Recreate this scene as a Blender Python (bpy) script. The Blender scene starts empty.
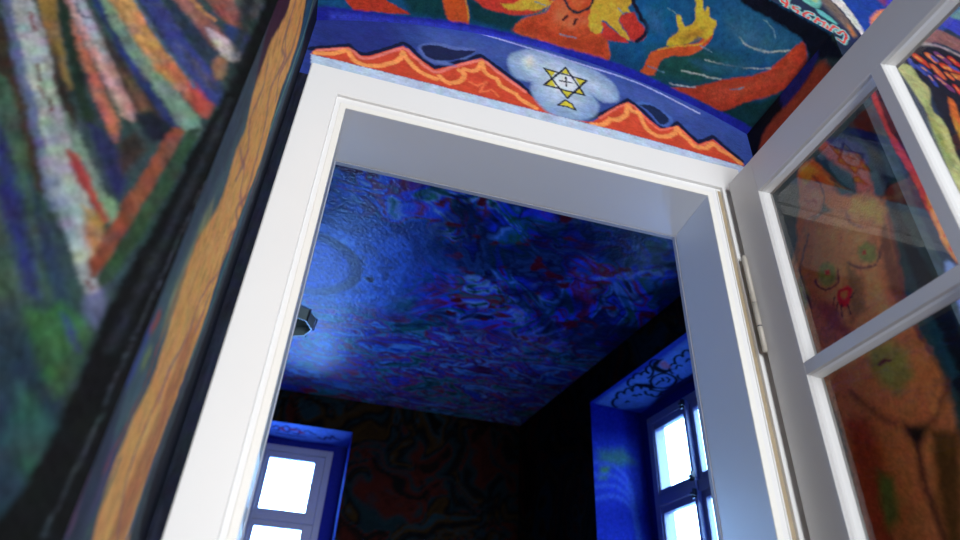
import bpy, math, random
import numpy as np
from mathutils import Matrix, Vector

# ------------------------------------------------------------------ camera, sky, light, exposure
SC = bpy.context.scene
COL = SC.collection
EYE = 1.25                       # height of the lens above the floor; wall paint heights are measured from it
YAW, PITCH, ROLL, FPX = 0.23619, 0.60841, 0.06146, 641.23
_f = Vector((math.sin(YAW)*math.cos(PITCH), math.cos(YAW)*math.cos(PITCH), math.sin(PITCH)))
_r0 = Vector((math.cos(YAW), -math.sin(YAW), 0)); _u0 = _r0.cross(_f)
_r = math.cos(ROLL)*_r0 + math.sin(ROLL)*_u0; _u = -math.sin(ROLL)*_r0 + math.cos(ROLL)*_u0
cd = bpy.data.cameras.new('camera'); cam = bpy.data.objects.new('camera', cd); COL.objects.link(cam)
cam.matrix_world = Matrix(((_r.x, _u.x, -_f.x, 0.08477), (_r.y, _u.y, -_f.y, -1.14653), (_r.z, _u.z, -_f.z, EYE), (0, 0, 0, 1)))
cd.sensor_width = 36; cd.lens = FPX/960*36; cd.clip_start = 0.02
cd.dof.use_dof = True; cd.dof.focus_distance = 1.75; cd.dof.aperture_fstop = 2.2
SC.camera = cam
vs = SC.view_settings
vs.view_transform = 'Standard'; vs.look = 'None'; vs.gamma = 1; vs.use_curve_mapping = False
vs.exposure = 0.0

w = bpy.data.worlds.new('sky'); SC.world = w; w.use_nodes = True
nt = w.node_tree; bg = nt.nodes['Background']; bg.inputs[1].default_value = 15.0
tc = nt.nodes.new('ShaderNodeTexCoord'); sx = nt.nodes.new('ShaderNodeSeparateXYZ'); nt.links.new(tc.outputs['Generated'], sx.inputs[0])
def ramp(src, v0, c0, v1, c1):                    # overcast sky above, darker ground below; blue glow to the north added to brighten the far room
    n = nt.nodes.new('ShaderNodeMapRange'); n.data_type = 'FLOAT_VECTOR'; n.interpolation_type = 'SMOOTHSTEP'
    nt.links.new(src, n.inputs[6]); n.inputs[7].default_value = (v0,)*3; n.inputs[8].default_value = (v1,)*3
    n.inputs[9].default_value = c0; n.inputs[10].default_value = c1; return n.outputs[1]
up = ramp(sx.outputs['Z'], -0.08, (0.016, 0.032, 0.085), 0.10, (0.46, 0.72, 1.0))
north_glow = ramp(sx.outputs['Y'], 0.6, (0.0, 0.0, 0.0), 0.9, (0.34, 0.74, 1.65))
ad = nt.nodes.new('ShaderNodeVectorMath'); ad.operation = 'ADD'; nt.links.new(up, ad.inputs[0]); nt.links.new(north_glow, ad.inputs[1])
nt.links.new(ad.outputs[0], bg.inputs[0])

def window_light(name, loc, direction, sx, sy, power=0, colour=(1, 1, 1), portal=True):
    l = bpy.data.lights.new(name, 'AREA'); l.shape = 'RECTANGLE'; l.size = sx; l.size_y = sy
    l.energy = power if not portal else 1; l.color = colour
    if portal: l.cycles.is_portal = True
    o = bpy.data.objects.new(name, l); COL.objects.link(o); o.location = loc
    o.rotation_euler = Vector(direction).to_track_quat('-Z', 'Y').to_euler()
    return o
window_light('daylight_near_room', (0.65, -3.62, 1.85), (0, 1, 0), 1.1, 2.2, 146, (0.96, 0.98, 1.0), False)
window_light('daylight_back_window', (-0.243, 3.58, 1.85), (0, -1, 0), 0.92, 1.8)
window_light('daylight_right_window', (2.09, 1.71, 1.85), (-1, -0.1, 0), 0.78, 1.8)


# ------------------------------------------------------------------ helpers
def s2l(c):
    c = np.asarray(c, float)
    return np.where(c <= 0.04045, c/12.92, ((c+0.055)/1.055)**2.4)
def hexc(h):
    if not isinstance(h, str): return np.array(h)/255
    return np.array([int(h[i:i+2], 16)/255 for i in (0, 2, 4)])
def hsh(ix, iy, seed):
    n = (ix.astype(np.int64)*374761393 + iy.astype(np.int64)*668265263 + seed*974634777) & 0xffffffff
    n = ((n ^ (n >> 13))*1274126177) & 0xffffffff
    return ((n ^ (n >> 16)) & 0xffff)/65535.0
def vn(x, y, seed=0):
    ix = np.floor(x); iy = np.floor(y); fx = x-ix; fy = y-iy
    fx = fx*fx*(3-2*fx); fy = fy*fy*(3-2*fy)
    a = hsh(ix, iy, seed); b = hsh(ix+1, iy, seed); c = hsh(ix, iy+1, seed); d = hsh(ix+1, iy+1, seed)
    return (a*(1-fx)+b*fx)*(1-fy)+(c*(1-fx)+d*fx)*fy
def fbm(x, y, seed=0, o=4):
    s = 0; a = 0.5
    for i in range(o):
        s = s+a*vn(x*2**i, y*2**i, seed+i*17); a *= 0.5
    return s/(1-0.5**o)
def seg_dist(a, b, pts, closed):
    d2 = np.full(a.shape, 1e9); n = len(pts)
    for i in range(n if closed else n-1):
        x0, y0 = pts[i]; x1, y1 = pts[(i+1) % n]
        dx, dy = x1-x0, y1-y0; L = dx*dx+dy*dy
        t = np.clip(((a-x0)*dx+(b-y0)*dy)/L, 0, 1) if L > 1e-12 else 0
        d2 = np.minimum(d2, (a-x0-t*dx)**2+(b-y0-t*dy)**2)
    return np.sqrt(d2)
def inside(a, b, pts):
    r = np.zeros(a.shape, bool); n = len(pts)
    for i in range(n):
        x0, y0 = pts[i]; x1, y1 = pts[(i+1) % n]
        if y0 == y1: continue
        r ^= ((y0 > b) != (y1 > b)) & (a < (x1-x0)*(b-y0)/(y1-y0)+x0)
    return r
def paint(ops, a, b, base, gain=1.0, wob=0.0025, brush=0.22, seed=1, stretch=(1, 1), loose=1.0, wash=0.0, angle=0.0):
    """brush-painted mural: flat paint shapes in wall metres, laid over each other, with hand-made edges and brush streaks"""
    sh = a.shape; a = a.ravel().astype(float); b = b.ravel().astype(float)
    wa = a+(vn(a*70, b*70, seed)-0.5)*2*wob; wb = b+(vn(a*70, b*70, seed+5)-0.5)*2*wob
    C = np.tile(s2l(hexc(base)), (a.size, 1)) if isinstance(base, str) else base.reshape(-1, 3).copy()
    edge = vn(a*260, b*260, seed+9)-0.5
    for k, c, wd, so, f in ops:
        pts = [(f[i]/1000, f[i+1]/1000) for i in range(0, len(f), 2)]
        so_ = so/1000*loose; m_ = wd/1000+so_*2+0.006
        xs = [q[0] for q in pts]; ys = [q[1] for q in pts]
        idx = np.nonzero((a > min(xs)-m_) & (a < max(xs)+m_) & (b > min(ys)-m_) & (b < max(ys)+m_))[0]
        if not idx.size: continue
        pa, pb = wa[idx], wb[idx]
        d = seg_dist(pa, pb, pts, k == 'p')
        if k == 'p': d = np.where(inside(pa, pb, pts), -d, d)
        else: d = d-wd/2000
        d = d+edge[idx]*min(so_*1.2, 0.0035)
        al = np.clip(0.5-d/(2*so_), 0, 1); al = al*al*(3-2*al)
        tint = 1+(fbm(a[idx]*40, b[idx]*40, seed+wd)-0.5)*0.35
        C[idx] = C[idx]*(1-al[:, None])+s2l(hexc(c))*al[:, None]*tint[:, None]
    if loose > 1:                                                     # dabs of neighbouring colour dragged over each other
        g = C.mean(1, keepdims=True); d_ = np.clip((fbm(a*45, b*45, seed+61, 3)-0.5)*5, 0, 1)[:, None]
        C = C*0.82+g*np.array([0.92, 1.0, 1.05])*0.18                     # chalky, slightly greyed paint
        C = C*(1-0.3*d_)+(g*np.array([0.8, 1.0, 1.15])*0.7)*0.3*d_
    if wash: C = C*(1-wash)+s2l(hexc((58, 66, 70)))*wash
    s1, s2 = stretch
    if angle: ca, sa = math.cos(math.radians(angle)), math.sin(math.radians(angle)); a, b = a*ca+b*sa, b*ca-a*sa   # bristle marks run along the stroke
    v = 1+(fbm(a*90*s1, b*90*s2, seed+31)-0.5)*2*brush+(vn(a*330*s1, b*330*s2, seed+41)-0.5)*brush*1.1
    hue = (np.stack([vn(a*55, b*55, seed+51+i*3) for i in range(3)], 1)-0.5)*brush*0.8
    return np.clip(C*v[:, None]*(1+hue)*gain, 0, 0.95).reshape(sh+(3,))

class Surf:
    """collects painted grids and plain quads into one mesh"""
    def __init__(s): s.V = []; s.C = []; s.F = []; s.n = 0
    def grid(s, P, C):
        nu, nv = P.shape[:2]
        i = np.arange(nu*nv).reshape(nu, nv)+s.n
        q = np.stack([i[:-1, :-1], i[1:, :-1], i[1:, 1:], i[:-1, 1:]], -1).reshape(-1, 4)
        s.V.append(P.reshape(-1, 3)); s.C.append(np.broadcast_to(C, P.shape).reshape(-1, 3)); s.F.append(q); s.n += nu*nv
    def quad(s, a, b, c, d, col):
        s.V.append(np.array([a, b, c, d], float)); s.C.append(np.tile(s2l(hexc(col)) if isinstance(col, str) else col, (4, 1)))
        s.F.append(np.array([[0, 1, 2, 3]])+s.n); s.n += 4
    def box(s, x0, y0, z0, x1, y1, z1, col, fn=lambda p: p):
        v = [fn((x, y, z)) for z in (z0, z1) for y in (y0, y1) for x in (x0, x1)]
        for f in ((0, 1, 3, 2), (4, 5, 7, 6), (0, 1, 5, 4), (2, 3, 7, 6), (0, 2, 6, 4), (1, 3, 7, 5)):
            s.quad(*[v[i] for i in f], col)
    def build(s, name, mat, parent=None):
        V = np.concatenate(s.V); F = np.concatenate(s.F); C = np.concatenate(s.C)
        me = bpy.data.meshes.new(name)
        me.vertices.add(len(V)); me.vertices.foreach_set('co', V.astype(np.float32).ravel())
        me.loops.add(F.size); me.loops.foreach_set('vertex_index', F.astype(np.int32).ravel())
        me.polygons.add(len(F)); me.polygons.foreach_set('loop_start', np.arange(0, F.size, 4, dtype=np.int32))
        me.update(calc_edges=True)
        at = me.color_attributes.new('paint', 'FLOAT_COLOR', 'POINT')
        at.data.foreach_set('color', np.concatenate([C, np.ones((len(C), 1))], 1).astype(np.float32).ravel())
        me.materials.append(mat)
        o = bpy.data.objects.new(name, me); COL.objects.link(o); o.parent = parent
        return o
def lin(a, b, step): return np.linspace(a, b, max(2, int(abs(b-a)/step)+1))

def mat(name, col=(0.8, 0.8, 0.8), rough=0.5, metal=0.0, var=0.0, vscale=8.0, bump=0.0, bscale=60.0, attr=False, spec=0.5):
    m = bpy.data.materials.new(name); m.use_nodes = True; nt = m.node_tree; b = nt.nodes['Principled BSDF']
    b.inputs['Roughness'].default_value = rough; b.inputs['Metallic'].default_value = metal
    b.inputs['Specular IOR Level'].default_value = spec
    tc = nt.nodes.new('ShaderNodeTexCoord')
    nz = nt.nodes.new('ShaderNodeTexNoise'); nz.inputs['Scale'].default_value = vscale; nz.inputs['Detail'].default_value = 6
    nt.links.new(tc.outputs['Object'], nz.inputs['Vector'])
    mr = nt.nodes.new('ShaderNodeMapRange'); mr.inputs['To Min'].default_value = 1-var; mr.inputs['To Max'].default_value = 1+var
    mr.inputs['From Min'].default_value = 0.25; mr.inputs['From Max'].default_value = 0.75
    nt.links.new(nz.outputs['Fac'], mr.inputs['Value'])
    vm = nt.nodes.new('ShaderNodeVectorMath'); vm.operation = 'SCALE'
    if attr:
        a = nt.nodes.new('ShaderNodeAttribute'); a.attribute_name = 'paint'; nt.links.new(a.outputs['Color'], vm.inputs[0])
    else: vm.inputs[0].default_value = col
    nt.links.new(mr.outputs[0], vm.inputs['Scale']); nt.links.new(vm.outputs[0], b.inputs['Base Color'])
    if bump:
        n2 = nt.nodes.new('ShaderNodeTexNoise'); n2.inputs['Scale'].default_value = bscale; n2.inputs['Detail'].default_value = 5
        nt.links.new(tc.outputs['Object'], n2.inputs['Vector'])
        bp = nt.nodes.new('ShaderNodeBump'); bp.inputs['Strength'].default_value = bump; bp.inputs['Distance'].default_value = 0.004
        nt.links.new(n2.outputs['Fac'], bp.inputs['Height']); nt.links.new(bp.outputs[0], b.inputs['Normal'])
    return m
def glass_mat(name, tint=(0.97, 0.98, 0.98), ior=1.5):
    m = bpy.data.materials.new(name); m.use_nodes = True; nt = m.node_tree; nt.nodes.clear()
    out = nt.nodes.new('ShaderNodeOutputMaterial'); mix = nt.nodes.new('ShaderNodeMixShader'); fr = nt.nodes.new('ShaderNodeFresnel')
    tr = nt.nodes.new('ShaderNodeBsdfTransparent'); gl = nt.nodes.new('ShaderNodeBsdfGlossy')
    ge = nt.nodes.new('ShaderNodeNewGeometry'); mp = nt.nodes.new('ShaderNodeMapRange')     # same reflectance on both faces of the pane
    mp.inputs['To Min'].default_value = ior; mp.inputs['To Max'].default_value = 1/ior
    nt.links.new(ge.outputs['Backfacing'], mp.inputs['Value']); nt.links.new(mp.outputs[0], fr.inputs['IOR']); tr.inputs[0].default_value = (*tint, 1); gl.inputs['Roughness'].default_value = 0.0
    nt.links.new(fr.outputs[0], mix.inputs[0]); nt.links.new(tr.outputs[0], mix.inputs[1]); nt.links.new(gl.outputs[0], mix.inputs[2])
    nt.links.new(mix.outputs[0], out.inputs[0]); return m

MURAL = mat('oil_paint_on_plaster', rough=0.7, var=0.10, vscale=120, bump=0.35, bscale=170, attr=True, spec=0.09)
DARK_MURAL = mat('matt_dark_mural_paint', rough=0.8, var=0.15, vscale=90, bump=0.3, bscale=75, attr=True, spec=0.05)
BLUE_MURAL = mat('glazed_mural_paint', rough=0.28, var=0.15, vscale=90, bump=0.9, bscale=60, attr=True, spec=0.15)
WHITE = mat('white_gloss_paint', (0.80, 0.80, 0.80), rough=0.35, var=0.02, vscale=3, bump=0.04, bscale=40)
IVORY = mat('ivory_paint', (0.74, 0.71, 0.62), rough=0.4, var=0.03, vscale=5)
TAN = mat('hinge_rebate_tan', (0.36, 0.29, 0.19), rough=0.6, var=0.15, vscale=12)  # even tan for the strip in the hinge rebate
LEAFW = mat('leaf_paint_shaded', (0.62, 0.62, 0.63), rough=0.32, var=0.02, vscale=4, bump=0.03, bscale=30)  # shade on the leaf is in this grey; same paint as its beads
WINW = mat('window_frame_backlit', (0.27, 0.32, 0.52), rough=0.4, var=0.04, vscale=8)  # white frames; their backlit blue shade is put into the colour
DARKM = mat('dark_iron', (0.03, 0.035, 0.05), rough=0.4, metal=0.6)
HINGE = mat('painted_hinge', (0.46, 0.43, 0.38), rough=0.4, var=0.1, vscale=30)
GLASS = glass_mat('clear_glass', ior=1.42)
WGLASS = glass_mat('window_glass', (0.93, 0.97, 0.99))
LAMPG = mat('smoky_green_glass', (0.22, 0.32, 0.34), rough=0.25, var=0.25, vscale=14)
FLOORM = mat('oak_floor_boards', (0.36, 0.27, 0.19), rough=0.45, var=0.3, vscale=4)
PLAIN = mat('limewash', (0.62, 0.60, 0.57), rough=0.8, var=0.05, vscale=2)

class MB:
    """plain geometry collector"""
    def __init__(s, fn=lambda p: p): s.v = []; s.f = []; s.fn = fn; s.sm = []
    def box(s, x0, y0, z0, x1, y1, z1):
        x0, x1 = sorted((x0, x1)); y0, y1 = sorted((y0, y1)); z0, z1 = sorted((z0, z1))
        n = len(s.v); s.v += [s.fn((x, y, z)) for z in (z0, z1) for y in (y0, y1) for x in (x0, x1)]
        for f in ((0, 2, 3, 1), (4, 5, 7, 6), (0, 1, 5, 4), (2, 6, 7, 3), (0, 4, 6, 2), (1, 3, 7, 5)): s.f.append([n+i for i in f]); s.sm.append(False)
        return s
    def sweep(s, prof, path, closed=False):
        """prof: list of (outward, depth y); path: list of functions (o, y)->point"""
        n = len(s.v); m = len(prof)
        for pf in path:
            for o_, d_ in prof: s.v.append(s.fn(pf(o_, d_)))
        for i in range(len(path)-1):
            for j in range(m):
                k = (j+1) % m
                s.f.append([n+i*m+j, n+(i+1)*m+j, n+(i+1)*m+k, n+i*m+k]); s.sm.append(False)
        s.f.append([n+j for j in range(m)]); s.f.append([n+(len(path)-1)*m+j for j in reversed(range(m))]); s.sm += [False, False]
        return s
    def lathe(s, prof, c, seg=24, smooth=True, axis='z'):
        n = len(s.v)
        for r, h in prof:
            for i in range(seg):
                t = 2*math.pi*i/seg; s.v.append(s.fn((c[0]+r*math.cos(t), c[1]+r*math.sin(t), c[2]+h)))
        for k in range(len(prof)-1):
            for i in range(seg):
                j = (i+1) % seg; s.f.append([n+k*seg+i, n+k*seg+j, n+(k+1)*seg+j, n+(k+1)*seg+i]); s.sm.append(smooth)
        return s
    def build(s, name, m, parent=None, bevel=0.0, off=(0, 0, 0)):
        me = bpy.data.meshes.new(name); me.from_pydata([(v[0]-off[0], v[1]-off[1], v[2]-off[2]) for v in s.v], [], s.f); me.materials.append(m)
        me.polygons.foreach_set('use_smooth', s.sm); me.update()
        o = bpy.data.objects.new(name, me); COL.objects.link(o); o.parent = parent
        if bevel:
            b = o.modifiers.new('edges', 'BEVEL'); b.width = bevel; b.segments = 2; b.limit_method = 'ANGLE'
        return o
def empty(name, loc=(0, 0, 0)):
    o = bpy.data.objects.new(name, None); COL.objects.link(o); o.location = loc; o.empty_display_size = 0.05; return o
def struct(o, label=None):
    o['kind'] = 'structure'
    if label: o['label'] = label
    return o
def tag(o, label, cat, group=None):
    o['label'] = label; o['category'] = cat
    if group: o['group'] = group
    return o

# ------------------------------------------------------------------ mural shapes, with a little painted shade and highlight, in millimetres on each wall (heights from eye level)
PAINT = {
 'lintel': [
  ('p', (36, 48, 118), 0, 68, (-208,1647,125,1756,216,1421,-137,1305)),
  ('p', (50, 72, 142), 0, 67, (83,1598,442,1676,836,1641,1178,1510,1149,1369,683,1342,388,1402,158,1441)),
  ('p', (62, 84, 156), 0, 31, (139,1623,571,1671,1035,1583,992,1531,569,1580,174,1558)),
  ('p', (194, 70, 48), 0, 4, (-119,1418,-40,1464,-1,1441,101,1523,198,1465,328,1562,445,1483,565,1391,662,1408,786,1543,882,1459,946,1493,1004,1435,1060,1471,1148,1398,1149,1369,1152,1383,971,1391,820,1396,748,1398,544,1396,294,1396,62,1396,-26,1395,-127,1393)),
  ('l', (20, 26, 56), 14, 3, (-133,1412,-115,1426,-86,1440,-40,1468,-24,1453,-4,1444,14,1451,67,1500,99,1536,117,1530,152,1495,197,1467,251,1509,324,1572,346,1560,399,1523,445,1492,490,1452)),
  ('l', (20, 26, 56), 15, 4, (657,1423,703,1461,751,1508,787,1550,824,1526,853,1492,889,1465,918,1479,947,1503,976,1469,1005,1440,1035,1458,1062,1483,1097,1449,1146,1406)),
  ('l', (222, 120, 110), 10, 5, (-113,1414,-92,1425,-62,1442,-38,1452,-24,1446,-12,1435,-2,1428,9,1430,21,1437,33,1446,54,1468,81,1496,102,1514,116,1510,130,1495,150,1479,175,1458,196,1448,210,1452,224,1466,239,1482,265,1504,299,1532,326,1550,341,1548,354,1537,369,1524,398,1505,435,1480,460,1463)),
  ('l', (226, 110, 90), 8, 5, (689,1434,714,1463,753,1505,785,1532,805,1526,822,1505,836,1486,850,1472,866,1457,881,1450,900,1458,923,1473,944,1480,963,1464,984,1437,1002,1422,1019,1431,1038,1449,1058,1457,1085,1441,1116,1414,1137,1395)),
  ('l', (232, 146, 84), 15, 4, (-116,1402,-104,1406,-88,1411,-74,1417,-59,1430,-47,1441,-41,1443,-36,1440,-28,1427,-18,1413,-5,1406,10,1403,21,1405,34,1409,46,1413,58,1421,70,1431,81,1440,93,1455,102,1470,103,1486,104,1497,108,1489,115,1475,127,1461,141,1447,155,1437,170,1429,189,1424,205,1421)),
  ('l', (232, 146, 84), 15, 4, (214,1437,218,1431,224,1424,233,1420,244,1419,255,1424,266,1432,275,1445,281,1459,280,1476,272,1480,265,1483)),
  ('l', (232, 146, 84), 15, 4, (279,1493,290,1492,302,1493,311,1499,319,1509,324,1529,329,1544,332,1528,337,1507,345,1498,355,1492,366,1490,376,1487,381,1476,386,1465,394,1459,404,1454,413,1451,422,1448,428,1447,434,1444,439,1436,446,1428,460,1421,480,1412,493,1407)),
  ('l', (232, 146, 84), 16, 5, (662,1400,673,1401,687,1404,699,1412,709,1421,715,1431,720,1441,730,1442,743,1445,759,1459,774,1477,780,1502,784,1523,789,1515,796,1502,807,1502,818,1501,822,1489,825,1473,829,1458,835,1442,850,1429,868,1420,887,1424,905,1432,919,1442,931,1454,936,1468,941,1478,945,1469,951,1456,963,1447,975,1438,980,1427,988,1418,1007,1417,1028,1422,1044,1438,1057,1451,1067,1442,1077,1429,1088,1425,1102,1421,1115,1412,1130,1401,1140,1393)),
  ('l', (226, 110, 70), 7, 5, (299,1445,310,1439,323,1437,336,1451,345,1462,336,1438,330,1414,345,1423,363,1435,374,1427,382,1416)),
  ('p', (84, 104, 170), 0, 7, (219,1509,226,1518,241,1527,254,1530,269,1532,282,1539,293,1556,305,1580,308,1596,295,1595,272,1588,252,1582,235,1581,217,1581,202,1579,186,1573,169,1564,157,1556,147,1544,143,1531,150,1513,163,1495,179,1487,199,1483,218,1486,242,1492,255,1497,239,1503)),
  ('p', (28, 36, 74), 0, 4, (151,1535,154,1545,163,1554,174,1558,189,1563,203,1566,216,1566,232,1565,247,1566,268,1573,292,1582,306,1585,297,1568,278,1546,261,1531,242,1518,228,1511,211,1504,197,1500,181,1501,168,1506,157,1520)),
  ('p', (66, 96, 172), 0, 6, (813,1544,829,1556,855,1564,869,1560,885,1552,899,1543,912,1534,925,1522,932,1510,924,1489,910,1472,894,1469,877,1474,868,1486,859,1503,849,1517,836,1527,820,1536)),
  ('p', (24, 38, 74), 0, 4, (825,1540,840,1547,860,1552,876,1549,892,1541,908,1526,918,1510,914,1496,905,1484,895,1477,884,1476,873,1491,862,1508,853,1519,844,1528,832,1534)),
  ('p', (128, 156, 196), 0, 9, (406,1567,406,1586,408,1603,414,1616,425,1628,439,1640,459,1655,478,1665,498,1669,521,1670,544,1670,573,1666,608,1660,636,1655,655,1653,671,1650,685,1648,704,1640,721,1630,737,1616,750,1597,756,1573,758,1549,754,1534,744,1523,723,1513,701,1507,684,1516,672,1524,677,1514,686,1501,689,1492,689,1482,684,1464,677,1445,670,1434,661,1424,644,1412,625,1402,605,1398,585,1396,568,1394,551,1394,534,1399,518,1409,503,1424,490,1442,481,1464,476,1485,479,1503,481,1516,473,1515,461,1511,447,1512,433,1514,423,1522,416,1533,410,1549)),
  ('p', (168, 190, 216), 0, 38, (437,1589,466,1631,514,1637,574,1635,628,1616,683,1607,718,1585,728,1546,691,1541,655,1544,641,1489,604,1436,570,1447,535,1443,507,1481,502,1528,467,1540)),
  ('p', (208, 218, 228), 0, 23, (549,1581,609,1605,632,1570,601,1516,554,1506,536,1533)),
  ('p', (206, 212, 206), 0, 19, (455,1604,478,1627,490,1601,467,1574)),
  ('p', (196, 188, 58), 0, 3, (588,1622,573,1592,601,1593)),
  ('p', (196, 188, 58), 0, 3, (519,1591,555,1590,542,1561)),
  ('p', (196, 188, 58), 0, 3, (654,1587,616,1587,633,1549)),
  ('p', (196, 188, 58), 0, 3, (519,1516,541,1556,555,1521)),
  ('p', (196, 188, 58), 0, 3, (645,1517,630,1543,609,1515)),
  ('p', (196, 188, 58), 0, 3, (589,1482,568,1519,608,1518)),
  ('l', (14, 22, 46), 7, 3, (519,1591,654,1587,589,1482,519,1591)),
  ('l', (14, 22, 46), 7, 3, (588,1622,519,1516,645,1517,588,1622)),
  ('l', (14, 22, 46), 6, 3, (569,1554,606,1558)),
  ('l', (14, 22, 46), 6, 3, (587,1577,588,1536)),
  ('p', (196, 188, 58), 0, 3, (582,1473,560,1444,587,1446,615,1441,602,1465)),
  ('l', (14, 22, 46), 6, 3, (582,1473,560,1444,587,1446,615,1441,602,1465,582,1473)),
  ('p', (176, 194, 220), 0, 3, (-127,1393,-26,1395,62,1396,294,1396,544,1396,748,1398,820,1396,971,1391,1152,1383,1131,1285,505,1283,-113,1326)),
  ('p', (150, 160, 216), 0, 3, (-139,1550,-83,1572,3,1605,79,1632,138,1650,198,1666,254,1676,314,1678,381,1676,442,1673,504,1671,573,1667,636,1663,700,1660,771,1655,836,1645,906,1625,983,1597,1034,1578,1033,1570,982,1589,905,1617,835,1638,771,1647,699,1652,636,1655,573,1660,504,1663,442,1666,381,1669,314,1671,255,1669,199,1659,138,1644,80,1626,4,1599,-82,1566,-138,1545)),
 ],
 'vault': [
  ('p', (26, 84, 130), 0, 16, (-185,-122,1228,-558,1502,-195,-178,63)),
  ('p', (20, 92, 140), 0, 41, (710,-253,772,-278,852,-216,827,-116,790,-61,758,-157)),
  ('p', (18, 64, 70), 0, 18, (66,-90,200,-109,220,-23,103,-33)),
  ('p', (18, 60, 66), 0, 15, (243,-117,351,-91,425,-96,410,-30,276,-37)),
  ('p', (30, 80, 74), 0, 43, (814,-110,930,-185,1047,-197,1004,-57,861,-18)),
  ('p', (40, 96, 130), 0, 32, (939,-323,1055,-322,1143,-319,1111,-237,992,-236)),
  ('p', (18, 56, 62), 0, 15, (1007,-35,1161,-113,1204,-229,1309,-160,1247,23,1102,-18)),
  ('p', (196, 66, 44), 0, 3, (-77,-94,-47,-100,-1,-103,32,-102,34,-88,31,-71,47,-61,66,-52,91,-42,103,-33,79,-31,40,-30,7,-31,-15,-30,-35,-29,-51,-34,-65,-52,-78,-77)),
  ('p', (208, 88, 40), 0, 4, (180,-121,193,-130,217,-133,234,-131,241,-120,245,-101,256,-78,271,-48,276,-27,260,-20,234,-20,213,-29,197,-57,184,-95)),
  ('l', (90, 120, 60), 5, 5, (345,-110,362,-105,387,-98,410,-96,431,-101,455,-109,470,-116)),
  ('l', (214, 160, 60), 4, 3, (243,-117,245,-108,249,-96,256,-78,265,-56,272,-40)),
  ('p', (194, 62, 48), 0, 4, (259,-119,262,-112,277,-104,292,-95,310,-87,326,-84,347,-83,368,-85,395,-87,417,-91,435,-98,453,-108,466,-119,475,-132,483,-148,487,-160,487,-170,482,-174,417,-158,322,-135)),
  ('p', (206, 170, 58), 0, 4, (349,-112,362,-114,379,-117,387,-126,395,-135,416,-144,444,-155,465,-162,477,-159,483,-151,478,-138,468,-125,452,-117,432,-112,415,-106,395,-100,378,-98,359,-104)),
  ('p', (206, 170, 58), 0, 3, (477,-118,482,-130,489,-149,494,-162,484,-159,482,-152,481,-143,478,-127)),
  ('p', (200, 82, 46), 0, 4, (409,-37,408,-46,410,-58,419,-74,432,-89,448,-98,463,-106,476,-114,486,-125,487,-137,488,-154,495,-167,525,-179,566,-193,595,-199,601,-187,601,-166,608,-146,618,-122,628,-106,648,-104,666,-107,676,-102,684,-92,699,-74,716,-49,718,-30,690,-23,643,-20,595,-20,535,-21,464,-25,415,-30)),
  ('p', (178, 66, 36), 0, 16, (412,-38,432,-68,463,-85,526,-58,620,-72,674,-89,708,-40,592,-27,513,-32)),
  ('p', (222, 106, 66), 0, 15, (495,-159,520,-170,545,-143,592,-138,604,-162,614,-121,567,-88,512,-96)),
  ('p', (206, 170, 58), 0, 3, (596,-199,593,-183,599,-165,602,-150,607,-135,616,-118,628,-103,644,-99,657,-102,657,-118,653,-136,647,-141,642,-144,647,-146,656,-145,675,-137,695,-127,712,-119,727,-114,739,-114,745,-117,740,-124,730,-132,717,-140,704,-147,696,-154,690,-162,687,-172,688,-181,692,-188,697,-193,705,-195,710,-197,704,-201,697,-209,701,-225,698,-236,669,-228,626,-213)),
  ('p', (194, 58, 48), 0, 4, (710,-197,699,-189,688,-180,688,-170,693,-159,711,-146,729,-134,738,-124,746,-118,760,-119,773,-123,781,-132,785,-143,780,-155,770,-166,753,-175,735,-184,725,-194,717,-201)),
  ('p', (194, 58, 48), 0, 3, (644,-142,648,-134,659,-121,661,-109,664,-98,674,-93,688,-92,708,-95,732,-102,746,-108,731,-115,705,-122,684,-129,659,-138)),
  ('l', (24, 26, 44), 12, 3, (695,-243,699,-236,704,-227,713,-219,723,-211,734,-202,745,-192,761,-183,774,-172,778,-159,778,-146,772,-132,766,-121)),
  ('l', (36, 46, 56), 8, 3, (517,-173,524,-165,533,-155,546,-148,560,-144,570,-146,579,-152,588,-161,596,-172,596,-186,594,-198)),
  ('p', (226, 100, 60), 0, 6, (536,-175,539,-167,549,-160,559,-161,569,-166,576,-179,577,-189,566,-187,547,-181)),
  ('l', (70, 40, 40), 9, 3, (544,-126,539,-111)),
  ('l', (70, 40, 40), 9, 3, (574,-124,574,-106)),
  ('p', (206, 88, 46), 0, 3, (821,-31,822,-37,825,-46,822,-66,820,-88,821,-103,827,-116,842,-130,864,-147,882,-161,897,-171,912,-180,923,-190,927,-204,928,-220,929,-231,936,-234,943,-230,947,-215,946,-194,941,-178,932,-160,922,-145,907,-135,888,-125,874,-117,864,-104,859,-88,860,-73,863,-53,864,-39,854,-33,843,-32,831,-31)),
  ('l', (214, 164, 60), 4, 3, (834,-122,847,-131,866,-145,884,-158,901,-168,920,-179,933,-190,938,-212,937,-230)),
  ('p', (206, 178, 56), 0, 3, (849,-145,845,-156,845,-170,853,-182,857,-196,849,-210,835,-227,827,-238,834,-240,846,-235,856,-225,866,-217,873,-220,877,-228,881,-236,880,-246,872,-261,860,-282,851,-297,846,-307,845,-315,851,-321,859,-321,867,-311,876,-296,883,-285,891,-281,891,-290,892,-297,899,-285,909,-271,920,-270,930,-268,938,-255,943,-238,942,-222,937,-209,925,-208,912,-208,908,-195,903,-179,890,-166,875,-154,861,-146)),
  ('p', (170, 130, 48), 0, 17, (857,-178,886,-209,920,-238,924,-214,888,-169)),
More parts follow.
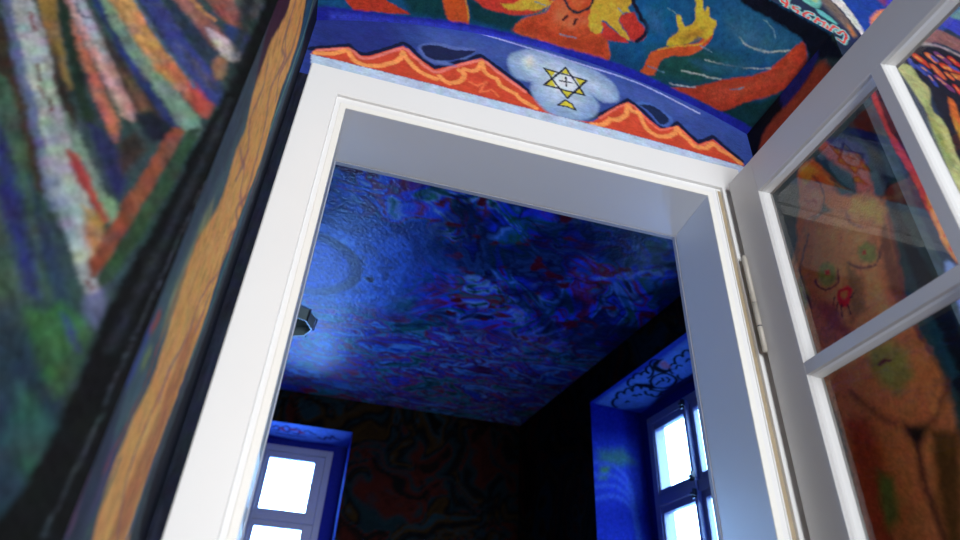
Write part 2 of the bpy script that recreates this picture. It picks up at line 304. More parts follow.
  ('p', (178, 64, 42), 0, 4, (930,-24,943,-31,964,-43,984,-56,1001,-73,1020,-95,1036,-113,1049,-127,1064,-140,1075,-151,1086,-160,1096,-169,1104,-178,1111,-188,1119,-199,1124,-209,1127,-222,1130,-237,1132,-250,1134,-265,1137,-282,1140,-296,1144,-313,1149,-324,1158,-320,1168,-309,1177,-299,1188,-286,1195,-270,1196,-247,1194,-216,1190,-191,1185,-174,1178,-158,1171,-144,1163,-132,1152,-120,1143,-108,1135,-95,1125,-79,1117,-66,1110,-52,1101,-38,1092,-28,1078,-24,1061,-25,1044,-25,1027,-25,1007,-25,990,-24,970,-22,954,-21,937,-20)),
  ('p', (186, 80, 54), 0, 23, (1019,-69,1085,-134,1143,-204,1157,-256,1167,-227,1126,-136,1069,-58)),
  ('l', (176, 194, 190), 4, 3, (1009,-254,1019,-249,1032,-245,1046,-244,1061,-246,1076,-249,1091,-253,1105,-262,1118,-271,1127,-279,1134,-285)),
  ('l', (176, 194, 190), 3, 3, (966,-153,978,-155,993,-158,1007,-160,1022,-163,1033,-167,1046,-172,1059,-178,1071,-183,1085,-190,1097,-197,1108,-204,1119,-212,1126,-217)),
  ('l', (176, 194, 190), 4, 3, (929,-90,940,-93,955,-96,969,-100,989,-104,1007,-108,1023,-113,1035,-117)),
  ('l', (176, 194, 190), 4, 3, (917,-34,930,-36,948,-41,962,-46,978,-53,988,-58)),
  ('p', (12, 17, 32), 0, 5, (902,-381,911,-369,934,-356,953,-346,967,-341,981,-339,996,-337,1018,-336,1046,-335,1070,-334,1095,-332,1121,-330,1143,-326,1160,-317,1176,-305,1195,-293,1230,-276,1275,-257,1303,-250,1305,-267,1295,-296,1279,-321,1255,-341,1221,-361,1184,-375,1133,-378,1068,-378,1019,-380,999,-391,983,-405,967,-413,944,-407,917,-394)),
  ('p', (14, 16, 30), 0, 11, (1179,-316,1190,-162,1189,-18,1240,75,1269,-41,1278,-285,1184,-375)),  # shadow at the arch springing, painted on
  ('l', (96, 140, 160), 3, 2, (797,-247,826,-240)),
  ('l', (96, 140, 160), 3, 2, (932,-183,970,-182)),
  ('l', (96, 140, 160), 3, 3, (833,-59,885,-61)),
  ('l', (96, 140, 160), 3, 2, (1035,-326,1048,-323,1064,-317,1078,-307,1088,-298)),
  ('l', (96, 140, 160), 3, 2, (671,-196,694,-185)),
  ('l', (96, 140, 160), 3, 2, (440,-140,471,-139)),
  ('l', (96, 140, 160), 3, 3, (546,-63,597,-65)),
  ('l', (96, 140, 160), 3, 2, (1074,-101,1102,-127)),
  ('p', (52, 104, 136), 0, 14, (948,-279,1016,-283,1098,-284,1078,-251,1014,-248)),
  ('p', (44, 100, 146), 0, 18, (743,-224,783,-228,825,-172,784,-168)),
  ('p', (40, 92, 120), 0, 15, (930,-131,1031,-173,1093,-219,1066,-165,988,-118)),
  ('p', (38, 46, 160), 0, 5, (-139,-45,-120,-46,-91,-42,-59,-37,-20,-32,29,-27,76,-24,129,-24,192,-27,248,-29,301,-27,359,-25,412,-23,466,-22,526,-23,581,-23,638,-25,702,-29,755,-31,801,-30,848,-27,891,-25,933,-23,980,-22,1025,-21,1081,-24,1145,-28,1190,-27,1216,-10,1235,18,1230,38,1125,54,952,59,796,55,674,54,548,51,435,48,317,48,189,46,87,40,0,34,-83,27,-135,15,-147,-3,-147,-28)),
  ('p', (60, 72, 196), 0, 10, (-108,-26,-61,-23,12,-17,78,-14,135,-14,197,-15,251,-15,305,-14,364,-11,416,-10,470,-10,528,-11,567,-11,571,-4,566,4,530,8,475,10,423,10,371,9,311,6,256,5,201,6,139,9,82,9,15,9,-59,5,-106,-1,-113,-14)),
 ],
 'revR': [
  ('p', (12, 17, 32), 0, 8, (-112,2215,-108,2187,-117,2123,-127,2068,-137,2031,-150,1994,-165,1954,-186,1899,-213,1834,-235,1778,-255,1725,-276,1669,-290,1625,-294,1593,-294,1562,-296,1527,-306,1462,-320,1386,-333,1339,-350,1335,-370,1351,-383,1377,-386,1418,-382,1479,-370,1547,-336,1646,-283,1783,-240,1897,-233,1947,-234,1989,-227,2030,-194,2094,-146,2172)),
  ('p', (40, 62, 66), 0, 14, (128,2064,-599,1142,-216,264,577,396)),
  ('p', (12, 14, 20), 0, 21, (1,1648,-262,1570,-371,1392,-342,1273,-137,1333,30,1388)),  # black shadow in the niche's upper corner, painted on
  ('p', (24, 28, 84), 0, 11, (-263,1623,-289,1603,-312,1565,-323,1535,-318,1520,-302,1507,-286,1497,-269,1490,-249,1484,-230,1478,-210,1470,-188,1460,-172,1459,-163,1477,-157,1507,-161,1532,-188,1566,-230,1605)),
  ('p', (120, 52, 34), 0, 11, (-316,1493,-328,1476,-334,1450,-332,1432,-315,1426,-287,1425,-259,1424,-229,1421,-192,1417,-156,1414,-111,1407,-57,1400,-24,1401,-24,1423,-44,1456,-73,1479,-121,1483,-182,1480,-230,1478,-264,1485,-295,1493)),
  ('p', (38, 44, 120), 0, 9, (-241,1269,-257,1259,-282,1236,-303,1214,-318,1189,-333,1159,-341,1135,-342,1118,-338,1102,-332,1096,-321,1106,-307,1127,-294,1147,-285,1166,-275,1188,-266,1208,-255,1231,-244,1256)),
  ('p', (180, 76, 52), 0, 7, (-218,1277,-230,1276,-247,1263,-255,1246,-264,1222,-274,1201,-288,1180,-305,1158,-317,1139,-323,1121,-326,1102,-327,1084,-326,1064,-323,1042,-321,1021,-323,1001,-326,980,-327,963,-321,950,-312,939,-304,935,-297,946,-289,967,-283,987,-281,1004,-280,1024,-280,1044,-283,1066,-287,1092,-288,1113,-281,1129,-269,1145,-259,1160,-250,1180,-241,1205,-233,1226,-223,1256)),
  ('p', (28, 66, 62), 0, 9, (-196,1247,-208,1234,-228,1202,-243,1175,-253,1153,-262,1130,-267,1112,-269,1095,-268,1079,-264,1069,-249,1075,-232,1090,-224,1104,-216,1122,-210,1143,-203,1178,-196,1222)),
  ('p', (24, 52, 60), 0, 10, (-44,1162,-54,1148,-65,1117,-73,1091,-77,1073,-79,1056,-76,1043,-66,1031,-51,1020,-39,1017,-31,1035,-28,1064,-31,1097,-37,1139)),
  ('p', (176, 104, 62), 0, 10, (-119,1097,-194,1063,-261,1060,-309,1038,-336,985,-330,915,-312,832,-296,747,-294,677,-307,626,-310,569,-304,485,-287,399,-234,261,-47,292,-30,371,-41,471,-44,558,-32,644,-24,713,-27,819,-15,913,-22,1002,-75,1063)),
  ('p', (196, 128, 80), 0, 24, (-125,1052,-233,1020,-286,949,-278,855,-242,779,-175,741,-124,768,-97,876,-98,977)),
  ('p', (132, 96, 52), 0, 18, (-192,913,-219,856,-201,777,-158,775,-163,837)),
  ('p', (206, 140, 84), 0, 15, (-229,850,-255,812,-258,739,-228,746,-214,795)),
  ('p', (120, 70, 44), 0, 9, (-323,955,-314,862,-302,768,-296,717,-277,719,-272,786,-283,884)),
  ('p', (190, 116, 70), 0, 19, (-91,733,-170,713,-154,630,-182,564,-125,569,-86,636)),
  ('p', (186, 112, 62), 0, 14, (-286,668,-298,595,-289,510,-262,520,-256,585)),
  ('l', (104, 46, 50), 5, 7, (-332,948,-328,924,-323,890,-318,859,-312,830,-305,797,-300,769,-296,741,-294,711,-294,686,-297,662,-302,638,-305,622)),
  ('l', (96, 50, 44), 7, 9, (-66,1037,-54,1023,-36,1003,-24,982,-19,960,-17,933,-17,907,-19,874,-24,836,-28,802,-30,767,-32,728,-34,703)),
  ('l', (110, 60, 60), 5, 8, (-239,1046,-238,1033,-236,1015,-237,998,-249,978,-261,962)),
  ('p', (96, 112, 70), 0, 12, (-54,981,-59,888,-38,871,-30,935)),
  ('p', (170, 96, 54), 0, 13, (-240,469,-254,409,-228,311,-199,300,-210,367)),
  ('p', (184, 98, 54), 0, 18, (-81,545,-132,506,-131,425,-91,456)),
  ('p', (186, 96, 42), 0, 8, (-152,1258,-173,1255,-194,1242,-203,1226,-211,1204,-218,1184,-222,1163,-226,1139,-229,1119,-233,1097,-241,1077,-256,1063,-276,1048,-290,1036,-297,1014,-295,1001,-280,1007,-258,1021,-238,1035,-222,1048,-205,1063,-193,1078,-186,1102,-180,1121,-170,1119,-156,1111,-144,1104,-132,1098,-118,1092,-107,1086,-92,1073,-80,1066,-79,1076,-80,1093,-84,1110,-96,1125,-113,1143,-125,1160,-129,1180,-130,1205,-132,1225,-137,1239,-144,1252)),
  ('p', (214, 140, 46), 0, 10, (-153,1250,-168,1247,-183,1233,-194,1213,-199,1194,-190,1192,-176,1193,-164,1188,-150,1181,-141,1181,-141,1201,-147,1230)),
  ('p', (200, 112, 90), 0, 9, (-142,1195,-157,1192,-172,1182,-182,1164,-187,1142,-187,1126,-183,1108,-178,1096,-163,1088,-146,1089,-131,1103,-120,1123,-117,1144,-119,1165,-125,1177,-133,1188)),
  ('l', (70, 30, 50), 5, 5, (-178,1198,-186,1180,-193,1157,-194,1142,-193,1125,-191,1112,-186,1101,-178,1090,-170,1083,-152,1078,-137,1076)),
  ('l', (150, 44, 44), 8, 4, (-132,1157,-136,1149,-141,1139,-150,1136,-158,1132,-162,1125,-164,1118)),
  ('p', (196, 150, 60), 0, 16, (-262,1046,-311,1012,-327,963,-310,936,-279,978,-246,1022)),
  ('p', (128, 132, 66), 0, 9, (-115,953,-130,954,-145,948,-155,934,-160,917,-157,902,-150,889,-136,885,-122,887,-110,901,-103,919,-106,938)),
  ('l', (84, 40, 50), 5, 4, (-91,927,-95,913,-101,897,-113,886,-126,879,-140,878,-153,881,-160,895,-164,909)),
  ('p', (178, 44, 40), 0, 3, (-128,932,-140,925,-138,918,-135,913,-124,920,-125,927)),
  ('p', (126, 128, 64), 0, 8, (-236,929,-249,927,-263,921,-272,908,-276,894,-273,880,-266,869,-253,869,-239,876,-230,888,-225,902,-228,917)),
  ('l', (80, 40, 48), 5, 4, (-197,910,-204,900,-213,887,-224,876,-236,867,-249,861,-263,860,-274,869,-282,879)),
  ('p', (170, 50, 40), 0, 3, (-242,913,-251,906,-248,897,-238,904)),
  ('l', (78, 38, 54), 6, 6, (-110,1051,-103,1042,-92,1030,-83,1019,-74,1009,-64,999,-56,986,-51,968,-47,945,-46,925,-49,905,-55,884,-59,870)),
  ('p', (192, 34, 32), 0, 3, (-147,863,-159,863,-171,859,-179,851,-183,841,-179,830,-172,820,-162,813,-152,810,-145,818,-140,828,-138,839,-138,849,-141,857)),
  ('p', (206, 120, 50), 0, 4, (-153,854,-162,851,-169,846,-168,839,-164,833,-157,834,-150,839,-150,847)),
  ('l', (58, 28, 28), 4, 3, (-136,836,-123,817)),
  ('l', (58, 28, 28), 4, 3, (-145,825,-135,799)),
  ('l', (58, 28, 28), 4, 3, (-157,815,-158,791)),
  ('l', (58, 28, 28), 4, 3, (-174,825,-193,835)),
  ('l', (58, 28, 28), 4, 3, (-133,854,-118,830)),
  ('p', (150, 76, 52), 0, 11, (-82,874,-126,842,-128,797,-150,754,-129,749,-94,794,-76,837)),
  ('l', (96, 36, 40), 7, 6, (-129,749,-144,743,-167,734,-187,727,-205,722,-225,717,-243,714,-259,711,-277,708,-292,706,-306,705,-320,704,-330,703)),
  ('l', (140, 50, 44), 4, 4, (-220,726,-237,722,-261,716,-281,712,-301,709,-322,706,-335,705)),
  ('p', (128, 122, 60), 0, 20, (-176,700,-233,690,-261,644,-249,592,-210,570,-175,612,-160,660)),
  ('l', (84, 34, 52), 7, 3, (-190,650,-197,652,-205,653,-211,649,-215,646)),
  ('p', (30, 20, 22), 0, 14, (-194,517,-252,496,-219,468,-207,461,-196,488)),
  ('l', (62, 30, 34), 13, 13, (-210,463,-207,448,-203,426,-200,406,-199,388,-199,369,-199,351,-199,330,-199,307,-199,292)),
  ('l', (96, 46, 38), 7, 14, (-95,627,-105,611,-121,589,-136,569,-152,552,-169,534,-181,522)),
  ('l', (96, 46, 34), 6, 12, (-262,500,-270,507,-282,518,-292,528,-302,539,-312,550,-318,558)),
  ('p', (150, 62, 40), 0, 18, (-62,574,-117,563,-125,487,-103,393,-91,303,-29,314,-34,410)),
  ('p', (92, 104, 50), 0, 15, (-105,452,-135,424,-121,351,-86,340,-89,397)),
  ('p', (80, 50, 24), 0, 16, (-247,486,-304,466,-225,263,-197,267,-214,366)),
  ('p', (24, 50, 66), 0, 9, (-3,418,-15,375,-12,298,56,309)),
  ('p', (20, 24, 34), 0, 7, (-340,1240,-339,1212,-343,1170,-346,1131,-346,1091,-346,1046,-345,1007,-342,972,-340,935,-337,899,-335,859,-333,813,-332,773,-332,736,-332,696,-332,657,-328,608,-324,553,-325,515,-340,497,-362,488,-376,494,-380,528,-379,583,-377,633,-375,671,-373,712,-371,749,-367,785,-361,827,-359,867,-360,912,-363,965,-366,1018,-372,1088,-378,1172,-379,1232,-369,1248,-352,1249)),
  ('p', (28, 64, 80), 0, 8, (-304,766,-314,712,-322,629,-325,554,-342,563,-341,652,-329,736)),
  ('p', (146, 110, 86), 0, 6, (-2,1277,-12,1275,-20,1262,-24,1157,-26,1016,-28,906,-28,828,-27,752,-27,686,-30,612,-34,533,-35,472,-33,425,-28,381,-23,353,-15,351,-8,356,-6,385,-5,431,-3,482,2,551,9,643,14,725,17,791,18,860,17,933,13,1041,5,1179)),
 ],
 'revL': [
  ('p', (52, 64, 76), 0, 14, (-159,1665,-598,868,-513,83,170,197)),
  ('p', (70, 66, 96), 0, 15, (-416,236,-384,376,-329,391,-310,180,-367,108,-423,98)),
  ('p', (64, 84, 88), 0, 17, (-329,614,-313,782,-340,932,-271,931,-249,748,-265,547,-285,415,-291,337,-306,240,-371,241,-369,370,-359,483)),
  ('p', (120, 122, 92), 0, 14, (-326,588,-310,630,-262,587,-291,460,-313,385,-336,433)),
  ('p', (58, 28, 46), 0, 13, (-398,1090,-366,1153,-320,1216,-303,1217,-290,1197,-284,1165,-289,1107,-301,1033,-309,977,-311,936,-310,900,-314,882,-327,886,-346,906,-361,932,-377,977,-393,1038)),
  ('p', (208, 148, 82), 0, 7, (-339,1222,-314,1276,-267,1353,-228,1407,-209,1405,-197,1376,-186,1349,-167,1330,-143,1307,-127,1284,-122,1254,-120,1219,-121,1188,-123,1159,-126,1127,-127,1098,-124,1068,-118,1035,-112,1007,-104,983,-94,957,-89,929,-92,888,-98,840,-103,802,-106,772,-109,743,-111,716,-114,687,-117,655,-118,625,-114,592,-108,554,-105,521,-105,489,-108,454,-111,425,-112,398,-114,370,-116,344,-120,320,-124,294,-125,269,-121,236,-114,198,-108,170,-99,156,-89,144,-101,133,-160,121,-233,110,-278,107,-288,114,-284,128,-282,143,-289,159,-298,180,-305,199,-306,219,-306,243,-304,265,-297,286,-288,311,-282,334,-284,357,-289,384,-294,410,-300,438,-307,471,-311,498,-313,519,-313,540,-311,559,-303,581,-290,607,-281,629,-276,650,-273,671,-273,691,-279,711,-288,734,-293,754,-290,775,-285,798,-283,818,-291,832,-304,846,-314,861,-319,882,-324,908,-327,932,-328,954,-329,980,-327,1008,-317,1048,-304,1101,-297,1145,-311,1172,-332,1195)),
  ('p', (172, 110, 66), 0, 17, (-125,269,-120,346,-137,512,-183,483,-188,336,-213,230,-207,152,-136,165)),
  ('l', (146, 98, 92), 9, 9, (-267,1225,-264,1198,-257,1160,-249,1133,-230,1128,-206,1130,-191,1121,-197,1082,-211,1031,-216,995,-204,981,-183,974,-165,962,-154,939,-143,908,-134,881,-126,853,-119,822,-114,803)),
  ('l', (146, 98, 92), 7, 7, (-295,977,-288,967,-278,950,-271,931,-273,903,-278,869,-277,845,-260,837,-236,834,-219,826,-217,801,-222,767,-226,745)),
  ('l', (146, 98, 92), 10, 10, (-176,1285,-168,1265,-158,1235,-153,1204,-163,1164,-177,1117,-184,1084,-173,1068,-154,1057,-141,1051)),
  ('l', (146, 98, 92), 8, 8, (-114,803,-128,782,-146,754,-154,736,-139,735,-112,741,-96,742,-112,719,-131,692,-129,669,-123,643,-118,625)),
  ('l', (146, 98, 92), 9, 9, (-257,1169,-254,1147,-249,1115,-240,1097,-211,1115,-181,1141)),
  ('l', (146, 98, 92), 6, 6, (-128,615,-145,589,-167,554,-182,524,-184,501,-180,475,-181,452,-193,428,-208,402,-218,382,-217,366,-211,352,-207,343)),
  ('l', (146, 98, 92), 7, 7, (-136,592,-135,576,-134,553,-134,534,-136,518,-139,502,-141,492)),
  ('l', (146, 98, 92), 5, 5, (-211,388,-219,355,-229,311,-235,276,-235,253,-232,232,-224,214,-207,196,-183,178,-167,165)),
  ('l', (146, 98, 92), 7, 7, (-270,777,-250,783,-221,792,-197,796,-184,788,-173,773,-163,764,-137,771,-113,780)),
  ('l', (206, 96, 66), 7, 7, (-83,928,-82,902,-81,863,-81,830,-83,805,-87,780,-91,756,-97,727,-105,696,-110,675)),
  ('l', (150, 60, 46), 3, 4, (-311,559,-313,535,-314,499,-316,468,-315,440,-314,411,-313,385,-310,361,-307,334,-308,308,-316,272,-329,232,-337,206)),
  ('p', (22, 27, 40), 0, 8, (-40,1717,-70,1601,-81,1472,-84,1374,-80,1308,-69,1244,-61,1176,-54,1080,-48,967,-46,877,-50,802,-57,729,-62,667,-62,611,-62,551,-65,493,-74,419,-85,338,-88,279,-82,238,-68,202,-41,182,31,185,144,205,222,231,299,365,385,609,447,899,439,1256,369,1719,275,2047,184,1991,47,1843)),
  ('p', (36, 78, 106), 0, 9, (-210,1435,-195,1448,-167,1457,-143,1456,-116,1432,-86,1391,-66,1343,-63,1278,-68,1199,-74,1133,-77,1075,-82,1015,-84,963,-81,915,-77,863,-75,814,-77,764,-81,708,-86,651,-92,583,-100,505,-107,439,-111,377,-115,312,-117,265,-114,234,-111,208,-109,189,-114,178,-121,167,-125,167,-127,190,-126,229,-125,269,-121,314,-115,371,-110,420,-108,456,-106,489,-105,521,-106,555,-108,596,-109,636,-108,686,-106,748,-103,802,-98,843,-92,886,-89,929,-94,983,-104,1049,-112,1109,-116,1171,-119,1240,-124,1295,-136,1330,-153,1356,-168,1377,-185,1398,-203,1420)),
  ('p', (44, 50, 66), 0, 10, (-398,382,-384,450,-377,338,-403,230,-413,136,-429,110,-320,130,-343,227)),
  ('l', (70, 84, 104), 8, 8, (-82,1259,-82,1164,-82,1034,-83,928,-87,835,-91,743,-94,686)),
  ('l', (58, 66, 84), 7, 7, (-91,558,-96,514,-103,452,-110,400,-115,351,-121,300,-125,269)),
  ('l', (96, 140, 130), 7, 7, (-123,1488,-113,1453,-100,1400,-91,1349,-90,1293,-92,1229,-94,1171,-97,1109,-101,1041,-103,998)),
  ('l', (60, 110, 110), 6, 6, (-83,928,-87,882,-93,816,-96,757,-93,699,-88,634,-87,581,-94,532,-104,482,-112,451)),
  ('l', (40, 60, 120), 9, 9, (-369,370,-370,302)),
  ('l', (150, 60, 50), 10, 10, (-356,394,-361,374)),
  ('l', (120, 130, 70), 9, 9, (-339,357,-341,337)),
  ('l', (70, 90, 80), 8, 8, (-290,232,-304,149)),
  ('l', (96, 60, 90), 7, 7, (-384,193,-372,135)),
  ('p', (14, 16, 22), 0, 5, (-398,1090,-402,1024,-431,897,-446,797,-437,717,-419,633,-408,567,-405,517,-407,470,-409,422,-411,360,-414,292,-418,238,-422,190,-428,144,-439,113,-458,100,-485,90,-513,83,-551,73,-591,64,-610,67,-601,112,-574,199,-549,307,-551,443,-567,635,-571,812,-537,892,-461,1015)),
  ('l', (96, 102, 120), 3, 3, (-387,603,-393,549,-400,476,-406,421,-409,383,-412,348,-415,317,-417,283,-420,247,-423,214,-429,178,-435,140,-439,117)),  # painted highlight along the arris
 ],
 'frontL': [
  ('p', (50, 74, 78), 0, 3, (-609,942,-554,1170,-345,1300,-130,1195,16,729,95,294,99,91,18,32,-105,24,-205,65,-310,229,-474,570)),
  ('p', (62, 92, 76), 0, 11, (-516,799,-456,753,-347,566,-245,384,-323,367)),
  ('p', (30, 54, 72), 0, 12, (-318,355,-259,340,-198,264,-169,190,-187,101,-236,96)),
  ('p', (64, 48, 36), 0, 5, (-508,828,-503,832,-490,821,-471,792,-444,750,-421,713,-397,675,-372,634,-352,602,-338,577,-326,554,-319,538,-323,531,-332,535,-347,558,-369,595,-388,629,-406,659,-426,691,-442,714,-450,719,-457,721,-464,727,-479,756,-497,798)),
  ('p', (32, 40, 116), 0, 8, (-425,636,-389,590,-341,515,-293,432,-265,380,-286,389,-337,467,-375,522)),
  ('p', (40, 60, 88), 0, 6, (-350,554,-301,493,-265,435,-217,362,-240,371,-286,433)),
  ('p', (92, 104, 150), 0, 5, (-524,886,-521,897,-510,893,-485,853,-452,795,-423,744,-397,696,-370,644,-348,603,-327,568,-307,533,-294,511,-297,505,-305,508,-321,534,-345,575,-368,616,-393,658,-424,709,-452,755,-478,801,-506,851)),
  ('p', (168, 176, 172), 0, 4, (-519,902,-519,915,-510,918,-498,913,-482,892,-460,860,-442,832,-426,805,-410,775,-396,750,-383,727,-369,704,-355,681,-340,655,-321,624,-305,598,-290,573,-274,546,-259,521,-245,491,-229,459,-218,434,-213,419,-209,406,-208,398,-211,393,-218,396,-226,406,-237,422,-248,439,-262,462,-280,490,-297,517,-313,545,-332,576,-348,603,-360,625,-373,648,-385,670,-400,695,-419,724,-438,756,-465,802,-498,860)),
  ('p', (150, 160, 176), 0, 7, (-354,601,-328,590,-273,500,-266,469,-309,524)),
  ('l', (120, 50, 46), 3, 3, (-421,758,-406,728)),
  ('l', (120, 50, 46), 3, 3, (-401,716,-387,695)),
  ('l', (120, 50, 46), 3, 3, (-381,697,-370,676)),
  ('l', (120, 50, 46), 4, 4, (-475,864,-454,827)),
  ('l', (120, 50, 46), 2, 2, (-228,417,-217,405)),
  ('l', (120, 50, 46), 3, 3, (-392,742,-384,727)),
  ('p', (150, 112, 42), 0, 5, (-488,917,-487,930,-477,934,-466,928,-453,905,-436,869,-423,840,-412,819,-401,797,-391,780,-381,763,-370,747,-363,735,-361,724,-365,721,-373,731,-385,748,-396,764,-405,777,-417,793,-429,812,-448,845,-473,887)),
  ('p', (34, 52, 42), 0, 5, (-464,929,-461,937,-454,934,-436,906,-413,865,-392,828,-375,794,-358,757,-344,729,-331,708,-319,689,-311,676,-308,660,-311,655,-321,665,-335,684,-349,705,-363,731,-381,766,-399,800,-421,843,-446,893)),
  ('p', (52, 44, 38), 0, 6, (-424,815,-388,757,-334,667,-334,647,-379,715)),
  ('p', (112, 146, 124), 0, 4, (-358,680,-353,678,-341,666,-329,653,-317,638,-304,618,-292,602,-280,586,-268,569,-258,556,-248,548,-239,542,-233,535,-229,526,-226,516,-226,509,-231,504,-239,506,-250,520,-264,542,-277,562,-290,579,-305,598,-318,617,-333,639,-349,665)),
  ('p', (36, 44, 96), 0, 6, (-318,665,-295,660,-265,630,-236,581,-234,545,-264,580)),
  ('p', (168, 52, 42), 0, 4, (-325,610,-322,614,-313,610,-303,599,-290,583,-279,568,-269,554,-258,539,-249,527,-243,519,-238,512,-235,507,-239,503,-246,504,-253,514,-263,529,-272,542,-281,551,-291,560,-300,569,-309,583,-320,599)),
  ('p', (186, 132, 54), 0, 5, (-274,527,-256,518,-230,492,-220,452,-224,436,-247,468)),
  ('p', (196, 106, 74), 0, 5, (-417,869,-410,862,-395,841,-382,822,-370,807,-358,789,-347,774,-335,757,-322,738,-312,723,-302,710,-292,697,-285,685,-279,669,-274,652,-273,643,-278,647,-287,659,-296,672,-307,688,-320,709,-333,728,-347,749,-363,773,-377,795,-392,822,-409,852)),
  ('p', (200, 150, 146), 0, 5, (-456,933,-454,941,-443,939,-429,923,-410,900,-394,879,-381,864,-369,848,-357,833,-345,817,-331,798,-318,780,-301,758,-282,731,-269,712,-265,696,-266,687,-271,688,-279,693,-287,701,-299,716,-314,736,-329,757,-346,779,-366,805,-385,831,-409,865,-437,905)),
  ('p', (168, 172, 190), 0, 5, (-449,937,-446,945,-436,943,-421,926,-402,901,-385,878,-369,855,-353,830,-344,813,-347,809,-356,814,-367,827,-383,847,-398,867,-416,890,-436,917)),
  ('l', (40, 40, 80), 3, 3, (-426,908,-417,896,-408,884,-402,882,-398,883)),
  ('p', (60, 46, 42), 0, 7, (-424,935,-373,862,-319,809,-263,745,-228,713,-203,687,-227,683,-258,694,-318,780,-383,873)),
  ('p', (112, 78, 56), 0, 7, (-317,785,-292,771,-252,718,-263,710)),
  ('p', (26, 34, 52), 0, 7, (-269,703,-248,715,-209,698,-204,666,-232,657)),
  ('p', (60, 50, 46), 0, 8, (-268,645,-254,674,-232,640,-243,587,-262,611)),
  ('p', (30, 46, 112), 0, 4, (-423,949,-420,959,-407,957,-387,933,-360,896,-335,863,-311,831,-284,797,-262,769,-244,746,-226,723,-211,706,-198,693,-186,682,-179,674,-181,667,-188,667,-201,678,-220,697,-240,718,-263,744,-292,778,-321,813,-355,857,-396,911)),
  ('p', (118, 152, 126), 0, 4, (-410,955,-407,965,-397,962,-377,936,-349,899,-324,868,-303,844,-279,821,-257,799,-230,772,-200,741,-180,717,-175,702,-176,688,-177,679,-184,677,-193,682,-202,694,-215,711,-230,730,-252,753,-280,783,-305,810,-328,837,-353,868,-373,894,-388,917,-402,940)),
  ('p', (206, 140, 66), 0, 5, (-399,961,-397,973,-384,978,-370,975,-354,957,-333,929,-315,904,-296,882,-275,858,-258,839,-243,824,-230,810,-221,799,-219,786,-220,774,-224,769,-234,773,-247,783,-263,797,-283,818,-309,847,-333,874,-357,904,-384,937)),
  ('p', (204, 104, 66), 0, 7, (-278,846,-223,803,-198,779,-201,750,-237,783)),
  ('p', (194, 56, 44), 0, 5, (-224,797,-221,801,-211,797,-201,792,-192,783,-180,771,-173,760,-170,748,-170,736,-172,728,-180,727,-191,735,-202,753,-216,780)),
  ('l', (50, 110, 150), 4, 3, (-361,967,-347,947,-325,918,-305,892,-284,869,-260,845,-241,825,-227,809,-214,795,-206,785)),
  ('p', (48, 58, 142), 0, 6, (-359,980,-359,991,-349,995,-337,991,-317,971,-289,939,-264,910,-237,880,-207,847,-186,822,-176,809,-168,797,-164,787,-162,775,-163,762,-168,757,-177,763,-192,777,-208,794,-229,816,-256,846,-281,875,-309,910,-340,951)),
  ('p', (88, 84, 110), 0, 9, (-265,882,-214,836,-181,795,-193,795)),
  ('p', (40, 60, 84), 0, 6, (-326,996,-321,1008,-306,1006,-289,991,-265,967,-246,946,-227,929,-209,911,-196,896,-192,878,-193,859,-196,848,-203,850,-215,857,-226,867,-238,879,-253,896,-268,914,-288,940,-311,973)),
  ('p', (156, 96, 88), 0, 6, (-315,1002,-314,1013,-302,1017,-289,1015,-273,999,-252,976,-235,956,-220,943,-205,929,-196,918,-193,904,-195,890,-199,884,-209,890,-223,904,-238,921,-263,946,-295,978)),
  ('p', (208, 190, 186), 0, 4, (-231,930,-224,930,-209,924,-196,918,-183,909,-170,898,-162,888,-162,872,-169,862,-178,865,-189,873,-199,884,-211,899,-225,918)),
  ('l', (200, 140, 66), 6, 4, (-284,999,-273,990,-258,978,-246,969,-234,961,-225,955)),
  ('p', (156, 78, 66), 0, 6, (-265,1026,-259,1038,-242,1046,-226,1045,-208,1024,-188,991,-175,966,-173,950,-179,942,-188,945,-201,954,-215,966,-233,984,-254,1008)),
  ('p', (166, 104, 74), 0, 6, (-198,858,-192,868,-183,869,-178,860,-174,844,-173,832,-177,818,-183,813,-189,824,-195,843)),
  ('p', (40, 60, 120), 0, 6, (-208,951,-199,953,-183,951,-170,945,-161,934,-154,917,-150,904,-151,891,-158,885,-167,891,-178,903,-188,915,-197,928,-205,942)),
  ('p', (116, 116, 98), 0, 9, (-223,1046,-170,1072,-166,999,-176,971)),
  ('p', (142, 70, 38), 0, 4, (-213,692,-204,698,-195,690,-194,676,-195,655,-197,632,-199,602,-202,567,-205,536,-208,505,-211,471,-214,448,-216,436,-218,426,-221,422,-226,424,-232,433,-235,442,-234,471,-230,512,-227,547,-224,574,-221,601,-219,625,-217,649,-215,675)),
  ('p', (48, 76, 52), 0, 4, (-194,686,-188,698,-180,706,-175,701,-175,670,-177,623,-180,579,-185,530,-192,476,-197,439,-200,425,-205,413,-208,407,-215,411,-219,422,-215,449,-209,491,-204,533,-201,582,-197,642)),
  ('p', (90, 96, 140), 0, 6, (-222,395,-208,407,-195,395,-193,353,-206,356)),
  ('p', (52, 104, 58), 0, 7, (-278,369,-254,363,-243,385,-216,368,-197,350,-191,312,-197,273,-203,263,-230,299)),
  ('p', (40, 50, 120), 0, 5, (-237,369,-214,349,-200,323,-213,331)),
  ('p', (36, 84, 80), 0, 10, (-245,280,-203,251,-177,210,-192,177,-227,214)),
